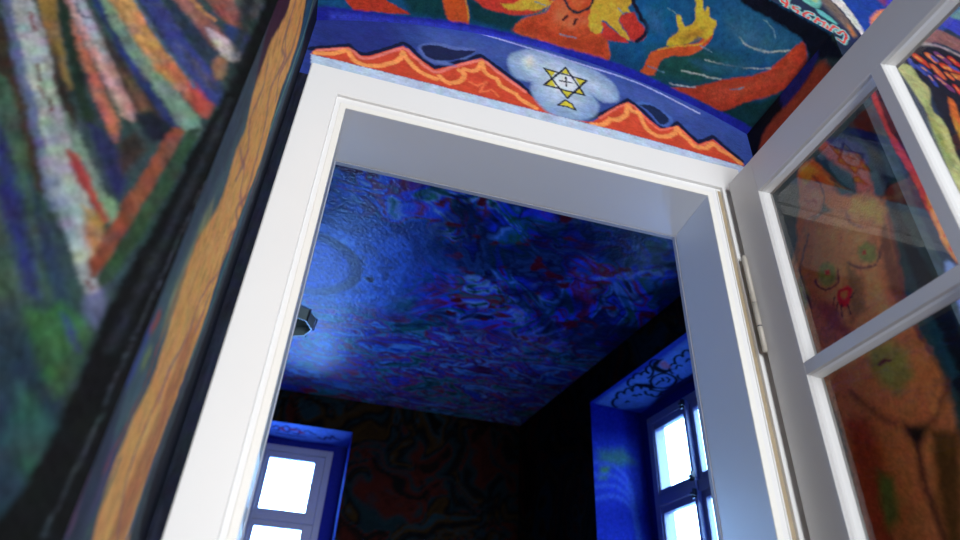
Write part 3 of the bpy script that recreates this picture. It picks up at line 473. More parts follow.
  ('p', (14, 17, 21), 0, 5, (-180,1100,-181,1081,-169,1058,-160,1033,-160,1000,-162,960,-163,920,-164,873,-164,819,-164,777,-166,746,-169,716,-172,689,-174,659,-176,625,-177,595,-179,565,-180,533,-182,504,-185,476,-188,445,-190,420,-191,398,-191,375,-191,354,-191,328,-190,299,-190,275,-190,255,-190,236,-190,219,-191,202,-193,182,-195,166,-199,153,-204,140,-207,126,-213,105,-218,80,-205,65,-145,51,-57,44,2,82,9,273,-19,687,-65,1157,-98,1185,-148,1141)),
  ('p', (40, 50, 56), 0, 12, (-205,1043,-173,1071,-165,953,-161,847,-163,796,-173,868)),
  ('l', (62, 68, 80), 2, 2, (-140,606,-142,556,-145,488,-148,435,-149,399,-150,364,-151,332,-152,298,-152,260,-153,227,-155,190,-157,151,-159,127)),  # highlight of the wall's edge, painted as a thin light line
  ('l', (40, 46, 56), 7, 7, (-152,777,-153,732,-154,669,-156,613,-158,557,-161,496,-164,447,-166,403,-169,359,-170,331)),
 ],
 'frontR': [
  ('p', (52, 62, 84), 0, 5, (543,1853,1183,2749,2631,3836,3495,3687,2395,1693,1591,566,1231,187,926,85,618,66,437,119,383,364,393,967)),
  ('p', (38, 48, 74), 0, 8, (1019,1749,1103,1813,1233,1887,1331,1909,1364,1822,1368,1682,1353,1573,1306,1492,1239,1417,1194,1382,1184,1409,1186,1473,1176,1528,1130,1555,1065,1578,1020,1604,1001,1645,997,1699)),
  ('p', (96, 92, 96), 0, 13, (1152,1766,1176,1793,1217,1815,1250,1814,1266,1766,1277,1692,1283,1633,1282,1595,1276,1559,1270,1538,1262,1539,1253,1553,1243,1570,1232,1593,1218,1624,1205,1654,1185,1690,1161,1732)),
  ('p', (34, 44, 78), 0, 13, (1220,1749,1229,1751,1244,1736,1257,1717,1271,1693,1286,1661,1294,1629,1293,1587,1286,1538,1278,1507,1259,1496,1241,1508,1236,1533,1233,1571,1230,1609,1225,1656,1220,1712)),
  ('p', (104, 170, 160), 0, 6, (1125,1663,1143,1675,1173,1690,1194,1696,1196,1677,1189,1653,1181,1644,1171,1638,1162,1637,1151,1640,1133,1650)),
  ('p', (150, 180, 130), 0, 6, (1160,1685,1174,1691,1187,1693,1185,1680,1179,1667,1172,1665,1165,1669,1161,1676)),
  ('p', (96, 176, 180), 0, 6, (1164,1633,1174,1634,1187,1630,1196,1623,1205,1613,1215,1601,1222,1590,1215,1585,1205,1588,1193,1592,1183,1599,1174,1607,1167,1621)),
  ('l', (140, 200, 204), 17, 4, (1053,1646,1056,1613)),
  ('l', (140, 200, 204), 17, 4, (1079,1637,1060,1589)),
  ('l', (140, 200, 204), 17, 4, (1055,1621,1067,1607)),
  ('l', (206, 62, 62), 8, 3, (1053,1646,1056,1613)),
  ('l', (206, 62, 62), 8, 3, (1079,1637,1060,1589)),
  ('l', (206, 62, 62), 8, 3, (1055,1621,1067,1607)),
  ('l', (140, 200, 204), 17, 4, (1102,1610,1089,1607,1084,1594,1092,1593,1100,1592,1094,1581,1084,1574)),
  ('l', (206, 62, 62), 8, 3, (1102,1610,1089,1607,1084,1594,1092,1593,1100,1592,1094,1581,1084,1574)),
  ('l', (140, 200, 204), 17, 4, (1147,1599,1139,1599,1130,1598,1117,1585,1109,1569,1114,1561,1122,1567,1129,1574)),
  ('l', (206, 62, 62), 8, 3, (1147,1599,1139,1599,1130,1598,1117,1585,1109,1569,1114,1561,1122,1567,1129,1574)),
  ('l', (140, 200, 204), 17, 4, (1159,1585,1142,1559)),
  ('l', (140, 200, 204), 17, 4, (1156,1576,1178,1571)),
  ('l', (140, 200, 204), 17, 4, (1179,1575,1162,1547)),
  ('l', (206, 62, 62), 8, 3, (1159,1585,1142,1559)),
  ('l', (206, 62, 62), 8, 3, (1156,1576,1178,1571)),
  ('l', (206, 62, 62), 8, 3, (1179,1575,1162,1547)),
  ('l', (140, 200, 204), 17, 4, (1184,1561,1174,1548)),
  ('l', (140, 200, 204), 17, 4, (1207,1569,1176,1534)),
  ('l', (140, 200, 204), 17, 4, (1207,1569,1215,1566)),
  ('l', (206, 62, 62), 8, 3, (1184,1561,1174,1548)),
  ('l', (206, 62, 62), 8, 3, (1207,1569,1176,1534)),
  ('l', (206, 62, 62), 8, 3, (1207,1569,1215,1566)),
  ('l', (140, 200, 204), 17, 4, (1207,1542,1220,1551,1232,1557,1235,1550,1233,1537,1223,1518,1213,1502)),
  ('l', (140, 200, 204), 16, 4, (1200,1511,1213,1502)),
  ('l', (206, 62, 62), 8, 3, (1207,1542,1220,1551,1232,1557,1235,1550,1233,1537,1223,1518,1213,1502)),
  ('l', (206, 62, 62), 8, 3, (1200,1511,1213,1502)),
  ('p', (112, 98, 92), 0, 8, (1222,1719,1229,1718,1235,1711,1242,1698,1250,1680,1257,1663,1263,1647,1268,1629,1271,1612,1273,1592,1274,1570,1273,1554,1259,1540,1254,1551,1248,1568,1241,1587,1234,1608,1229,1624,1224,1643,1219,1658,1211,1679,1207,1697)),
  ('p', (186, 110, 70), 0, 8, (1259,1603,1265,1592,1268,1577,1269,1561,1259,1548,1257,1560,1256,1576,1257,1591)),
  ('p', (206, 206, 204), 0, 4, (1246,1812,1254,1806,1263,1785,1272,1764,1278,1741,1284,1715,1289,1693,1295,1676,1301,1660,1306,1644,1309,1623,1311,1599,1311,1582,1303,1568,1294,1561,1289,1574,1284,1597,1278,1619,1270,1647,1262,1671,1252,1689,1240,1706,1233,1725,1234,1755,1240,1791)),
  ('p', (34, 66, 156), 0, 7, (1294,1837,1451,1927,1699,2056,1876,2127,1889,2073,1830,1956,1744,1840,1591,1699,1409,1548,1298,1464,1282,1474,1295,1524,1307,1571,1305,1606,1302,1645,1297,1678,1291,1702,1284,1725,1280,1747,1277,1776,1278,1810)),
  ('p', (120, 60, 110), 0, 15, (1430,1904,1482,1941,1557,1980,1598,1988,1569,1931,1509,1842,1465,1785,1440,1776,1427,1797,1421,1826,1418,1868)),
  ('p', (72, 66, 200), 0, 10, (1482,1849,1507,1890,1542,1939,1575,1977,1615,2008,1660,2033,1670,2024,1608,1942,1515,1827,1456,1760,1448,1767,1463,1808)),
  ('p', (216, 128, 100), 0, 7, (1349,1653,1362,1680,1381,1706,1406,1733,1433,1755,1458,1763,1477,1760,1476,1732,1466,1696,1441,1659,1412,1625,1382,1607,1357,1602,1350,1613,1347,1634)),
  ('p', (116, 162, 164), 0, 10, (1658,1780,1691,1823,1754,1895,1814,1956,1879,2006,1952,2053,1994,2066,1978,2011,1932,1922,1889,1859,1845,1837,1794,1829,1751,1821,1711,1801,1672,1780)),
  ('p', (66, 72, 192), 0, 10, (1606,1790,1617,1780,1643,1773,1662,1761,1686,1746,1709,1730,1736,1707,1768,1681,1797,1677,1831,1720,1869,1792,1881,1844,1836,1852,1761,1843,1708,1836,1700,1846,1690,1851,1663,1834,1627,1809)),
  ('p', (146, 98, 98), 0, 9, (1523,1666,1546,1689,1580,1716,1607,1735,1627,1737,1644,1729,1660,1725,1679,1719,1700,1710,1731,1698,1768,1681,1790,1664,1780,1620,1751,1587,1723,1598,1685,1624,1653,1643,1628,1653,1604,1659,1582,1660,1558,1650,1531,1634,1514,1626,1511,1641)),
  ('l', (178, 164, 166), 13, 9, (1493,1613,1514,1622,1539,1632,1560,1636,1580,1637,1598,1635,1616,1631,1630,1627,1646,1621,1656,1617)),
  ('p', (40, 34, 44), 0, 12, (1430,1546,1449,1568,1475,1592,1500,1610,1525,1622,1553,1630,1578,1633,1601,1628,1627,1618,1652,1607,1691,1611,1737,1613,1745,1575,1659,1386,1543,1158,1468,1027,1435,1011,1415,1041,1404,1077,1404,1111,1413,1156,1421,1199,1425,1242,1429,1290,1433,1331,1438,1364,1443,1396,1443,1421,1432,1442,1413,1461,1403,1479,1410,1512)),
  ('l', (30, 26, 40), 44, 5, (1462,1545,1481,1519)),
  ('l', (198, 66, 44), 31, 6, (1462,1545,1481,1519)),
  ('l', (220, 150, 80), 11, 5, (1462,1540,1471,1532)),
  ('l', (30, 26, 40), 39, 5, (1514,1571,1528,1553)),
  ('l', (214, 112, 60), 26, 6, (1514,1571,1528,1553)),
  ('l', (220, 150, 80), 9, 5, (1514,1566,1521,1562)),
  ('l', (30, 26, 40), 40, 5, (1553,1592,1574,1571)),
  ('l', (120, 60, 110), 27, 6, (1553,1592,1574,1571)),
  ('l', (220, 150, 80), 9, 5, (1553,1587,1563,1582)),
  ('l', (30, 26, 40), 36, 5, (1598,1591,1612,1572)),
  ('l', (206, 56, 50), 23, 6, (1598,1591,1612,1572)),
  ('l', (220, 150, 80), 8, 5, (1598,1586,1605,1581)),
  ('l', (30, 26, 40), 36, 5, (1463,1502,1475,1479)),
  ('l', (60, 70, 150), 23, 6, (1463,1502,1475,1479)),
  ('l', (220, 150, 80), 8, 5, (1463,1498,1469,1491)),
  ('l', (30, 26, 40), 36, 5, (1507,1520,1520,1483)),
  ('l', (204, 90, 54), 24, 6, (1507,1520,1520,1483)),
  ('l', (220, 150, 80), 8, 5, (1507,1515,1513,1501)),
  ('l', (30, 26, 40), 41, 5, (1551,1538,1586,1532)),
  ('l', (198, 66, 44), 28, 6, (1551,1538,1586,1532)),
  ('l', (220, 150, 80), 10, 5, (1552,1533,1569,1535)),
  ('l', (30, 26, 40), 36, 5, (1558,1502,1589,1505)),
  ('l', (214, 112, 60), 24, 6, (1558,1502,1589,1505)),
  ('l', (220, 150, 80), 8, 5, (1558,1498,1573,1503)),
  ('l', (30, 26, 40), 35, 5, (1500,1470,1528,1435)),
  ('l', (120, 60, 110), 23, 6, (1500,1470,1528,1435)),
  ('l', (220, 150, 80), 8, 5, (1500,1466,1514,1453)),
  ('l', (30, 26, 40), 30, 5, (1550,1453,1557,1428)),
  ('l', (206, 56, 50), 18, 6, (1550,1453,1557,1428)),
  ('l', (220, 150, 80), 6, 5, (1550,1448,1554,1441)),
  ('l', (30, 26, 40), 28, 5, (1470,1468,1477,1434)),
  ('l', (60, 70, 150), 16, 6, (1470,1468,1477,1434)),
  ('l', (220, 150, 80), 6, 5, (1470,1463,1474,1451)),
  ('l', (30, 26, 40), 31, 5, (1545,1507,1553,1491)),
  ('l', (204, 90, 54), 18, 6, (1545,1507,1553,1491)),
  ('l', (220, 150, 80), 6, 5, (1545,1502,1549,1499)),
  ('l', (70, 80, 170), 16, 6, (1427,1521,1428,1489)),
  ('l', (70, 80, 170), 16, 6, (1445,1496,1457,1472)),
  ('l', (70, 80, 170), 17, 6, (1527,1567,1531,1558)),
  ('l', (70, 80, 170), 17, 6, (1579,1549,1592,1544)),
  ('p', (176, 178, 120), 0, 7, (1364,1466,1374,1478,1390,1485,1407,1490,1421,1488,1424,1476,1425,1457,1427,1441,1433,1430,1441,1419,1445,1408,1439,1386,1429,1363,1419,1336,1413,1311,1419,1301,1428,1290,1434,1274,1432,1248,1426,1211,1421,1172,1415,1117,1409,1052,1401,1008,1385,992,1364,987,1354,995,1361,1055,1378,1150,1391,1231,1392,1280,1388,1322,1384,1357,1377,1396,1368,1437)),
  ('p', (140, 150, 90), 0, 10, (1407,1347,1410,1339,1410,1312,1409,1281,1406,1227,1400,1160,1394,1115,1382,1096,1370,1091,1369,1124,1372,1178,1377,1227,1386,1272,1398,1320)),
  ('p', (206, 104, 46), 0, 7, (1500,1390,1508,1386,1511,1368,1509,1350,1505,1326,1500,1305,1493,1275,1485,1251,1474,1246,1466,1253,1465,1267,1468,1290,1472,1312,1480,1338,1491,1370)),
  ('p', (184, 140, 50), 0, 11, (1476,1313,1481,1304,1484,1278,1485,1251,1480,1221,1472,1187,1466,1168,1463,1173,1460,1190,1460,1212,1464,1245,1471,1288)),
  ('p', (68, 84, 96), 0, 8, (1182,1294,1195,1295,1212,1284,1224,1265,1226,1230,1225,1183,1223,1141,1222,1103,1219,1063,1217,1026,1215,989,1214,948,1213,913,1213,884,1214,854,1214,822,1212,775,1208,719,1207,678,1214,654,1224,634,1224,617,1205,593,1175,569,1154,563,1147,590,1143,638,1142,686,1143,733,1145,789,1147,843,1151,904,1156,977,1160,1042,1160,1102,1160,1165,1161,1215,1165,1245,1173,1276)),
  ('p', (44, 34, 50), 0, 9, (1248,1334,1258,1340,1270,1331,1276,1314,1277,1270,1274,1210,1271,1157,1270,1109,1269,1059,1268,1014,1267,970,1267,922,1265,887,1262,862,1257,839,1253,831,1249,849,1245,884,1242,921,1239,964,1237,1017,1235,1065,1232,1107,1229,1152,1229,1193,1233,1242,1240,1297)),
  ('p', (168, 58, 66), 0, 6, (1228,1326,1237,1332,1245,1325,1246,1291,1246,1243,1246,1203,1249,1174,1253,1145,1256,1119,1259,1093,1262,1065,1265,1041,1271,1020,1277,997,1280,974,1279,941,1276,901,1272,872,1260,849,1247,840,1244,858,1243,890,1242,921,1241,954,1240,992,1238,1026,1234,1055,1229,1086,1225,1116,1224,1153,1224,1199,1225,1237,1225,1271,1226,1304)),
  ('p', (60, 32, 48), 0, 7, (1244,1273,1250,1270,1259,1255,1265,1237,1269,1215,1272,1185,1274,1158,1276,1127,1278,1092,1277,1069,1270,1065,1261,1070,1257,1086,1252,1111,1248,1133,1244,1152,1239,1172,1237,1193,1238,1220,1240,1253)),
  ('p', (168, 134, 92), 0, 6, (1275,1359,1284,1361,1293,1343,1297,1313,1300,1270,1302,1229,1305,1185,1309,1134,1312,1086,1316,1030,1320,968,1320,923,1314,900,1303,877,1295,868,1290,878,1285,901,1281,929,1279,967,1276,1017,1274,1062,1270,1101,1266,1145,1263,1188,1265,1245,1270,1313)),
  ('p', (206, 134, 78), 0, 7, (1256,979,1271,987,1286,976,1290,957,1291,930,1291,904,1290,877,1289,846,1285,824,1270,806,1254,801,1249,815,1245,839,1243,865,1245,901,1250,947)),
  ('l', (190, 70, 60), 6, 4, (1251,943,1280,963)),
  ('l', (190, 70, 60), 6, 4, (1256,906,1290,937)),
  ('l', (190, 70, 60), 6, 4, (1254,868,1288,898)),
  ('l', (190, 70, 60), 5, 4, (1253,831,1289,866)),
  ('p', (116, 140, 200), 0, 7, (1222,793,1233,799,1247,794,1255,782,1257,740,1254,684,1248,643,1237,623,1218,606,1206,603,1204,625,1206,665,1209,701,1211,734,1216,770)),
  ('p', (150, 80, 50), 0, 8, (1281,838,1301,632,1199,326,1069,225,1154,451,1235,706)),
 ],
 'soffR': [
  ('p', (98, 150, 226), 0, 24, (2159,46,2069,34,1937,31,1816,32,1694,37,1559,44,1452,49,1364,46,1280,41,1219,40,1179,42,1146,47,1142,63,1188,105,1270,165,1344,215,1399,247,1457,274,1513,290,1577,285,1654,268,1727,261,1807,280,1901,312,1979,322,2038,285,2092,222,2129,167,2159,122,2178,77)),
  ('l', (44, 70, 190), 26, 11, (2162,7,2084,7,1969,6,1859,6,1741,9,1607,13,1494,16,1387,19,1276,21,1195,22,1148,21,1106,18,1080,17)),
  ('l', (18, 20, 36), 16, 6, (2087,169,2086,157,2077,143,2061,127,2041,113,2019,103,2000,99,1985,99,1978,106,1978,106,1960,92,1940,80,1920,72,1903,70,1892,73,1888,82,1892,94,1903,109,1903,109,1885,96,1865,88,1848,84,1836,86,1830,93,1831,104,1840,117,1854,131,1854,131,1835,118,1815,108,1797,104,1784,105,1777,112,1778,123,1786,138,1801,153,1801,153,1781,144,1763,141,1752,144,1747,153,1751,166,1761,181,1778,197,1798,210)),
  ('l', (18, 20, 36), 14, 5, (1567,195,1561,181,1549,165,1532,150,1513,138,1494,131,1479,130,1470,135,1468,145,1468,145,1455,129,1438,115,1419,104,1402,99,1389,99,1381,105,1380,116,1386,130,1386,130,1372,117,1356,107,1341,101,1328,100,1320,105,1319,114,1323,126,1333,140,1333,140,1317,126,1300,115,1284,109,1271,109,1263,115,1262,125,1267,138,1278,153)),
  ('l', (18, 20, 36), 14, 6, (1800,74,1792,63,1778,52,1761,43,1744,36,1729,33,1718,35,1713,40,1714,49,1714,49,1701,39,1686,31,1670,27,1657,28,1649,32,1646,40,1649,50,1658,61,1658,61,1646,53,1633,49,1622,48,1614,50,1609,56,1610,64,1615,74,1624,83)),
  ('l', (18, 20, 36), 13, 5, (1624,83,1621,73,1611,62,1598,51,1583,42,1568,36,1556,34,1548,37,1545,43,1545,43,1531,32,1515,23,1499,18,1486,18,1477,22,1475,31,1478,42,1488,54)),
  ('l', (18, 20, 36), 13, 6, (1533,305,1544,314,1558,320,1572,324,1583,323,1591,318,1593,310,1590,300,1582,289,1582,289,1594,293,1603,292,1608,285,1608,275,1603,262,1595,249,1583,238,1571,230)),
  ('l', (18, 20, 36), 16, 6, (1755,293,1765,301,1778,306,1791,309,1802,308,1811,305,1815,298,1813,290,1807,282,1807,282,1820,289,1833,292,1846,291,1855,286,1859,277,1858,266,1852,255,1842,245,1842,245,1850,247,1855,244,1857,237,1855,228,1850,217,1842,207,1832,198,1823,193)),
  ('l', (18, 20, 36), 14, 5, (1545,43,1563,65,1588,90,1616,105,1644,115,1672,114)),
  ('l', (18, 20, 36), 16, 6, (1757,202,1731,174,1699,145,1667,133,1637,129,1609,138,1588,153,1584,177,1589,205,1603,235,1625,262,1662,276,1701,282,1725,274,1743,259,1753,233,1759,210)),
  ('l', (18, 20, 36), 13, 6, (1723,199,1700,194,1676,190,1670,200,1666,209,1639,178)),
  ('l', (18, 20, 36), 13, 6, (1622,195,1636,224,1669,237)),
  ('l', (18, 20, 36), 15, 6, (1815,90,1792,98,1768,112,1761,137,1761,166,1776,196,1791,225,1788,251,1782,271)),
  ('l', (18, 20, 36), 14, 6, (2004,180,1983,176,1988,191)),
  ('l', (18, 20, 36), 14, 6, (1905,166,1891,168,1901,185)),
  ('l', (18, 20, 36), 14, 6, (1882,185,1869,186,1875,200)),
  ('l', (18, 20, 36), 16, 6, (1793,279,1770,287,1739,295,1703,296,1665,296,1629,297,1593,297,1551,295,1517,293)),
  ('l', (18, 20, 36), 12, 5, (1516,179,1496,170,1476,163,1474,174,1475,187)),
  ('l', (18, 20, 36), 12, 5, (1426,177,1393,167,1394,190)),
  ('p', (18, 20, 36), 0, 10, (1769,78,1756,100,1739,140,1731,172,1747,207,1769,226,1776,207,1781,171,1783,141,1778,100)),
  ('p', (18, 20, 36), 0, 9, (1562,61,1531,45,1497,36,1465,45,1448,58,1484,65,1529,76,1545,107,1549,139,1533,158,1521,169,1550,170,1583,163,1591,142,1588,116,1579,87)),
  ('p', (190, 130, 160), 0, 11, (1505,72,1480,67,1464,75,1484,111,1512,145,1533,141,1544,123,1528,96)),
  ('p', (26, 34, 96), 0, 17, (2035,344,1948,324,1837,300,1744,286,1661,287,1575,295,1512,302,1462,301,1419,300,1418,320,1496,395,1635,509,1772,590,1918,607,2091,591,2209,561,2224,508,2193,434,2157,381,2103,355)),
 ],
 'soffB': [
  ('p', (92, 134, 224), 0, 35, (-332,3129,-229,3101,-75,3091,52,3089,147,3091,237,3103,288,3131,281,3201,237,3300,186,3374,130,3400,58,3407,-18,3407,-124,3410,-250,3406,-335,3381,-358,3251)),
  ('p', (24, 30, 130), 0, 25, (-405,3411,-366,3373,-307,3373,-248,3381,-179,3392,-93,3411,-17,3423,59,3415,142,3401,198,3408,228,3514,217,3623,37,3734,-229,3862,-416,3904,-445,3775,-431,3558)),
  ('l', (44, 36, 110), 15, 9, (-223,3226,-212,3203,-198,3185,-186,3201,-177,3226,-190,3283,-211,3271)),
  ('l', (44, 36, 110), 15, 9, (-164,3211,-151,3187,-134,3168,-120,3187,-109,3218,-114,3256,-124,3286,-149,3266)),
  ('l', (44, 36, 110), 15, 9, (-95,3232,-82,3208,-66,3189,-51,3203,-40,3229,-45,3266,-54,3298,-79,3288)),
  ('l', (44, 36, 110), 15, 9, (-17,3230,-7,3212,7,3199,21,3216,35,3239,50,3251,62,3259)),
  ('l', (44, 36, 110), 19, 9, (83,3303,103,3319,124,3329,137,3269,151,3285,164,3300,173,3232,194,3277,220,3287)),
  ('l', (44, 36, 110), 14, 9, (-196,3327,-174,3332,-144,3337,-110,3338,-74,3338,-35,3334,-4,3330)),
  ('l', (150, 50, 90), 28, 17, (-164,3221,-153,3257)),
  ('l', (150, 50, 90), 28, 17, (-96,3212,-78,3225)),
  ('l', (150, 50, 90), 29, 17, (-43,3241,-25,3264)),
 ],
 'jambR': [
  ('p', (60, 110, 120), 0, 37, (37,1261,198,1301,272,1231,136,1185,34,1203)),
  ('p', (70, 120, 70), 0, 24, (44,1170,110,1193,78,1109,27,1101)),
  ('l', (60, 90, 190), 17, 17, (-5,987,29,1000,79,1017,123,1025,158,1017,193,999,220,972,236,922,247,857,254,814)),
  ('l', (60, 90, 190), 17, 17, (-1,1052,33,1062,84,1075,127,1078,162,1067,198,1044,224,1012,239,949,248,868,254,814)),
  ('l', (60, 90, 190), 18, 18, (3,1119,37,1125,88,1134,131,1133,167,1118,202,1091,227,1052,241,976,249,878,254,814)),
  ('l', (60, 90, 190), 18, 18, (7,1187,41,1190,92,1194,136,1188,171,1168,207,1137,231,1092,244,1003,251,889,254,814)),
 ],
}

# ------------------------------------------------------------------ near room : niche around the door
OX0, OX1, OTOP = -0.008, 1.0, 1.2251          # door opening, relative to the eye
NX0, NX1, NY = -0.14, 1.19, -0.38          # niche sides and the face of the near wall
R_, ZC = 1.549, 0.136                      # segmental arch of the niche
ZT = 2.10; Z_FLOOR = -EYE; TH = 0.193
def arc(x): return ZC+np.sqrt(np.maximum(R_**2-(x-0.525)**2, 0))
def mesh2(xs, zs): return np.meshgrid(xs, zs, indexing='ij')
def stack(x, y, z): return np.stack(np.broadcast_arrays(x, y, z+EYE), -1).astype(float)

# wall behind the casing, with the orange peaks over the door
s = Surf()
xs = lin(NX0, NX1, 0.0022); t = np.linspace(0, 1, 190); X, T = mesh2(xs, t)
z0 = OTOP+0.09; Zz = z0+T*(arc(X)-z0)
s.grid(stack(X, 0*X, Zz), paint(PAINT['lintel'], X, Zz, '334a9c', 1.0, wob=0.0005, brush=0.17, seed=3, stretch=(0.6, 1.3)))
dk = lambda X, Z, sd: paint([], X, Z, '171c2a', 1.0, brush=0.5, seed=sd, stretch=(2.2, 0.25))+0.05*np.clip(vn(X*260, Z*9, sd+3)-0.78, 0, 1)[..., None]*np.array([0.9, 1.2, 1.8])
for xa, xb, sd in ((NX0, OX0-0.05, 4), (OX1+0.05, NX1, 5)):
    X, Z = mesh2(lin(xa, xb, 0.004), lin(Z_FLOOR, z0, 0.006)); s.grid(stack(X, 0*X, Z), dk(X, Z, sd))
for xa, xb in ((OX0-0.05, OX0-0.004), (OX1+0.004, OX1+0.05)): s.quad((xa, 0.004, 0), (xb, 0.004, 0), (xb, 0.004, z0+EYE), (xa, 0.004, z0+EYE), '303030')
s.quad((OX0-0.05, 0.004, OTOP+0.004+EYE), (OX1+0.05, 0.004, OTOP+0.004+EYE), (OX1+0.05, 0.004, z0+EYE), (OX0-0.05, 0.004, z0+EYE), '303030')
struct(s.build('wall_niche_back', MURAL))
# arch soffit
s = Surf()
X, Y = mesh2(lin(NX0, NX1, 0.003), lin(NY, 0.0, 0.003))
s.grid(stack(X, Y, arc(X)), paint(PAINT['vault'], X, Y, '184a70', 1.55, wob=0.002, brush=0.26, seed=7))
struct(s.build('ceiling_niche_arch', MURAL))
# niche sides
s = Surf(); zsp = float(arc(np.array(NX0)))
Y, Z = mesh2(lin(NY, 0, 0.003), lin(-0.25, zsp, 0.004))
s.grid(stack(NX0+0*Y, Y, Z), paint(PAINT['revL'], Y, Z, '42525c', 1.45, wob=0.003, brush=0.25, seed=11, stretch=(1.6, 0.3)))
s.quad((NX0, NY, 0), (NX0, 0, 0), (NX0, 0, -0.25+EYE), (NX0, NY, -0.25+EYE), '46505a')
struct(s.build('wall_niche_left', MURAL))
s = Surf()
Y, Z = mesh2(lin(NY, 0, 0.003), lin(-0.25, zsp, 0.004))
s.grid(stack(NX1+0*Y, Y, Z), paint(PAINT['revR'], Y, Z, '28403e', 2.0, wob=0.003, brush=0.25, seed=13))
s.quad((NX1, NY, 0), (NX1, 0, 0), (NX1, 0, -0.25+EYE), (NX1, NY, -0.25+EYE), '3a2c22')
struct(s.build('wall_niche_right', MURAL))
# near face of the wall
s = Surf()
X, Z = mesh2(lin(-0.80, NX0, 0.0032), lin(-0.05, 1.45, 0.0036))
s.grid(stack(X, NY+0*X, Z), paint(PAINT['frontL'], X, Z, '324a4e', 0.72, wob=0.0018, brush=0.45, seed=17, stretch=(0.35, 1.3), loose=1.15, wash=0.0, angle=-55))
X, Z = mesh2(lin(NX1, 2.1, 0.0034), lin(0.1, 2.1, 0.0036))
s.grid(stack(X, NY+0*X, Z), paint(PAINT['frontR'], X, Z, '343e54', 1.0, wob=0.0022, brush=0.25, seed=19))
xs = lin(NX0, NX1, 0.0035); X, T = mesh2(xs, np.linspace(0, 1, 160)); Zz = arc(X)+T*(ZT-arc(X))
s.grid(stack(X, NY+0*X, Zz), paint(PAINT['frontR'], X, Zz, '343e54', 1.0, wob=0.0022, brush=0.25, seed=19))
def wild(X, Z, sd, cols, sc=3.0, gain=1.0, curl=0.35):
    """free swirling brushwork for the stretches of wall between the figures"""
    a = X*sc; b = Z*sc
    for i in range(2):
        a, b = a+curl*3*(fbm(a*0.8+3, b*0.8, sd+i, 3)-0.5), b+curl*3*(fbm(a*0.8, b*0.8+7, sd+9+i, 3)-0.5)
    v = fbm(a*1.3, b*1.3, sd+20, 4)*0.75+vn(a*4, b*4, sd+25)*0.25
    v = np.clip((v-0.22)/0.56, 0, 0.9999)*(len(cols)-1); i = v.astype(int); f = (v-i)[..., None]; f = f*f*(3-2*f)
    L = np.array([s2l(hexc(c)) for c in cols])
    C = L[i]*(1-f)+L[i+1]*f
    return C*(1+(fbm(X*60, Z*60, sd+33)-0.5)[..., None]*0.5)*gain
for xa, xb, za, zb, sd in ((-1.9, -0.80, Z_FLOOR, ZT, 60), (-0.80, NX0, 1.45, ZT, 61), (-0.80, NX0, Z_FLOOR, -0.05, 62), (2.1, 2.6, Z_FLOOR, ZT, 63), (NX1, 2.1, Z_FLOOR, 0.1, 64)):
    X, Z = mesh2(lin(xa, xb, 0.03), lin(za, zb, 0.03)); s.grid(stack(X, NY+0*X, Z), wild(X, Z, 5, ['1c2c50', '24506c', '5a6450', '8c4632', 'b08848']))
struct(s.build('wall_front', MURAL))
# the rest of the near room
s = Surf()
for k, (a, b, c, d) in enumerate((((-1.9, -3.6), (-1.9, NY), 0, 0), ((2.6, -3.6), (2.6, NY), 0, 0))):
    U, Z = mesh2(np.linspace(0, 1, 80), lin(Z_FLOOR, ZT, 0.04)); X = a[0]+(b[0]-a[0])*U; Y = a[1]+(b[1]-a[1])*U
    s2 = Surf(); s2.grid(stack(X, Y, Z), wild(Y, Z, 70+k, ['10161e', '182430', '2c2c28', '402018', '504428'], sc=2))
    struct(s2.build('wall_left' if k == 0 else 'wall_right', MURAL))
WX0, WX1, WZ0, WZ1 = (0.1, 1.2, -0.5, 1.7)
for xa, xb, za, zb in ((-1.9, WX0, Z_FLOOR, ZT), (WX1, 2.6, Z_FLOOR, ZT), (WX0, WX1, Z_FLOOR, WZ0), (WX0, WX1, WZ1, ZT)):
    s.box(xa, -3.9, za+EYE, xb, -3.6, zb+EYE, '55504a')
struct(s.build('wall_rear', MURAL))
struct(MB().box(WX0, -3.72, WZ0+EYE, WX1, -3.70, WZ1+EYE).build('sky_block_panel', PLAIN), 'unseen panel added in the rear window opening to shut out the sky')  # panel added to keep sky light from leaking in at the rear
struct(MB().box(-1.9, -3.9, -0.1, 2.6, 0.193, 0).box(-2.3, 0.193, -0.1, 2.4, 3.6, 0).build('floor', FLOORM))
s = Surf(); X, Y = mesh2(lin(-1.9, 2.6, 0.04), lin(-3.6, NY, 0.04)); s.grid(stack(X, Y, ZT+0*X), wild(X, Y, 90, ['182438', '20344a', '444440', '54342a', '645a40'], sc=2))
s.quad((-1.9, -3.9, ZT+EYE+.1), (2.6, -3.9, ZT+EYE+.1), (2.6, NY, ZT+EYE+.1), (-1.9, NY, ZT+EYE+.1), '808080')
struct(s.build('ceiling', MURAL))

# ------------------------------------------------------------------ door surround
B = 0.0322; CAS = 0.1285; CL = 0.1172
def opening_path(x0, x1, zt, zb=Z_FLOOR):
    return [lambda o, y: (x0-o, y, zb+EYE), lambda o, y: (x0-o, y, zt+o+EYE), lambda o, y: (x1+o, y, zt+o+EYE), lambda o, y: (x1+o, y, zb+EYE)]
# lining: jambs and head, thin bead at the far edge
t1 = empty('trim_1'); struct(t1, 'white door frame lining the deep opening into the blue room')
path = opening_path(OX0, 1, OTOP)
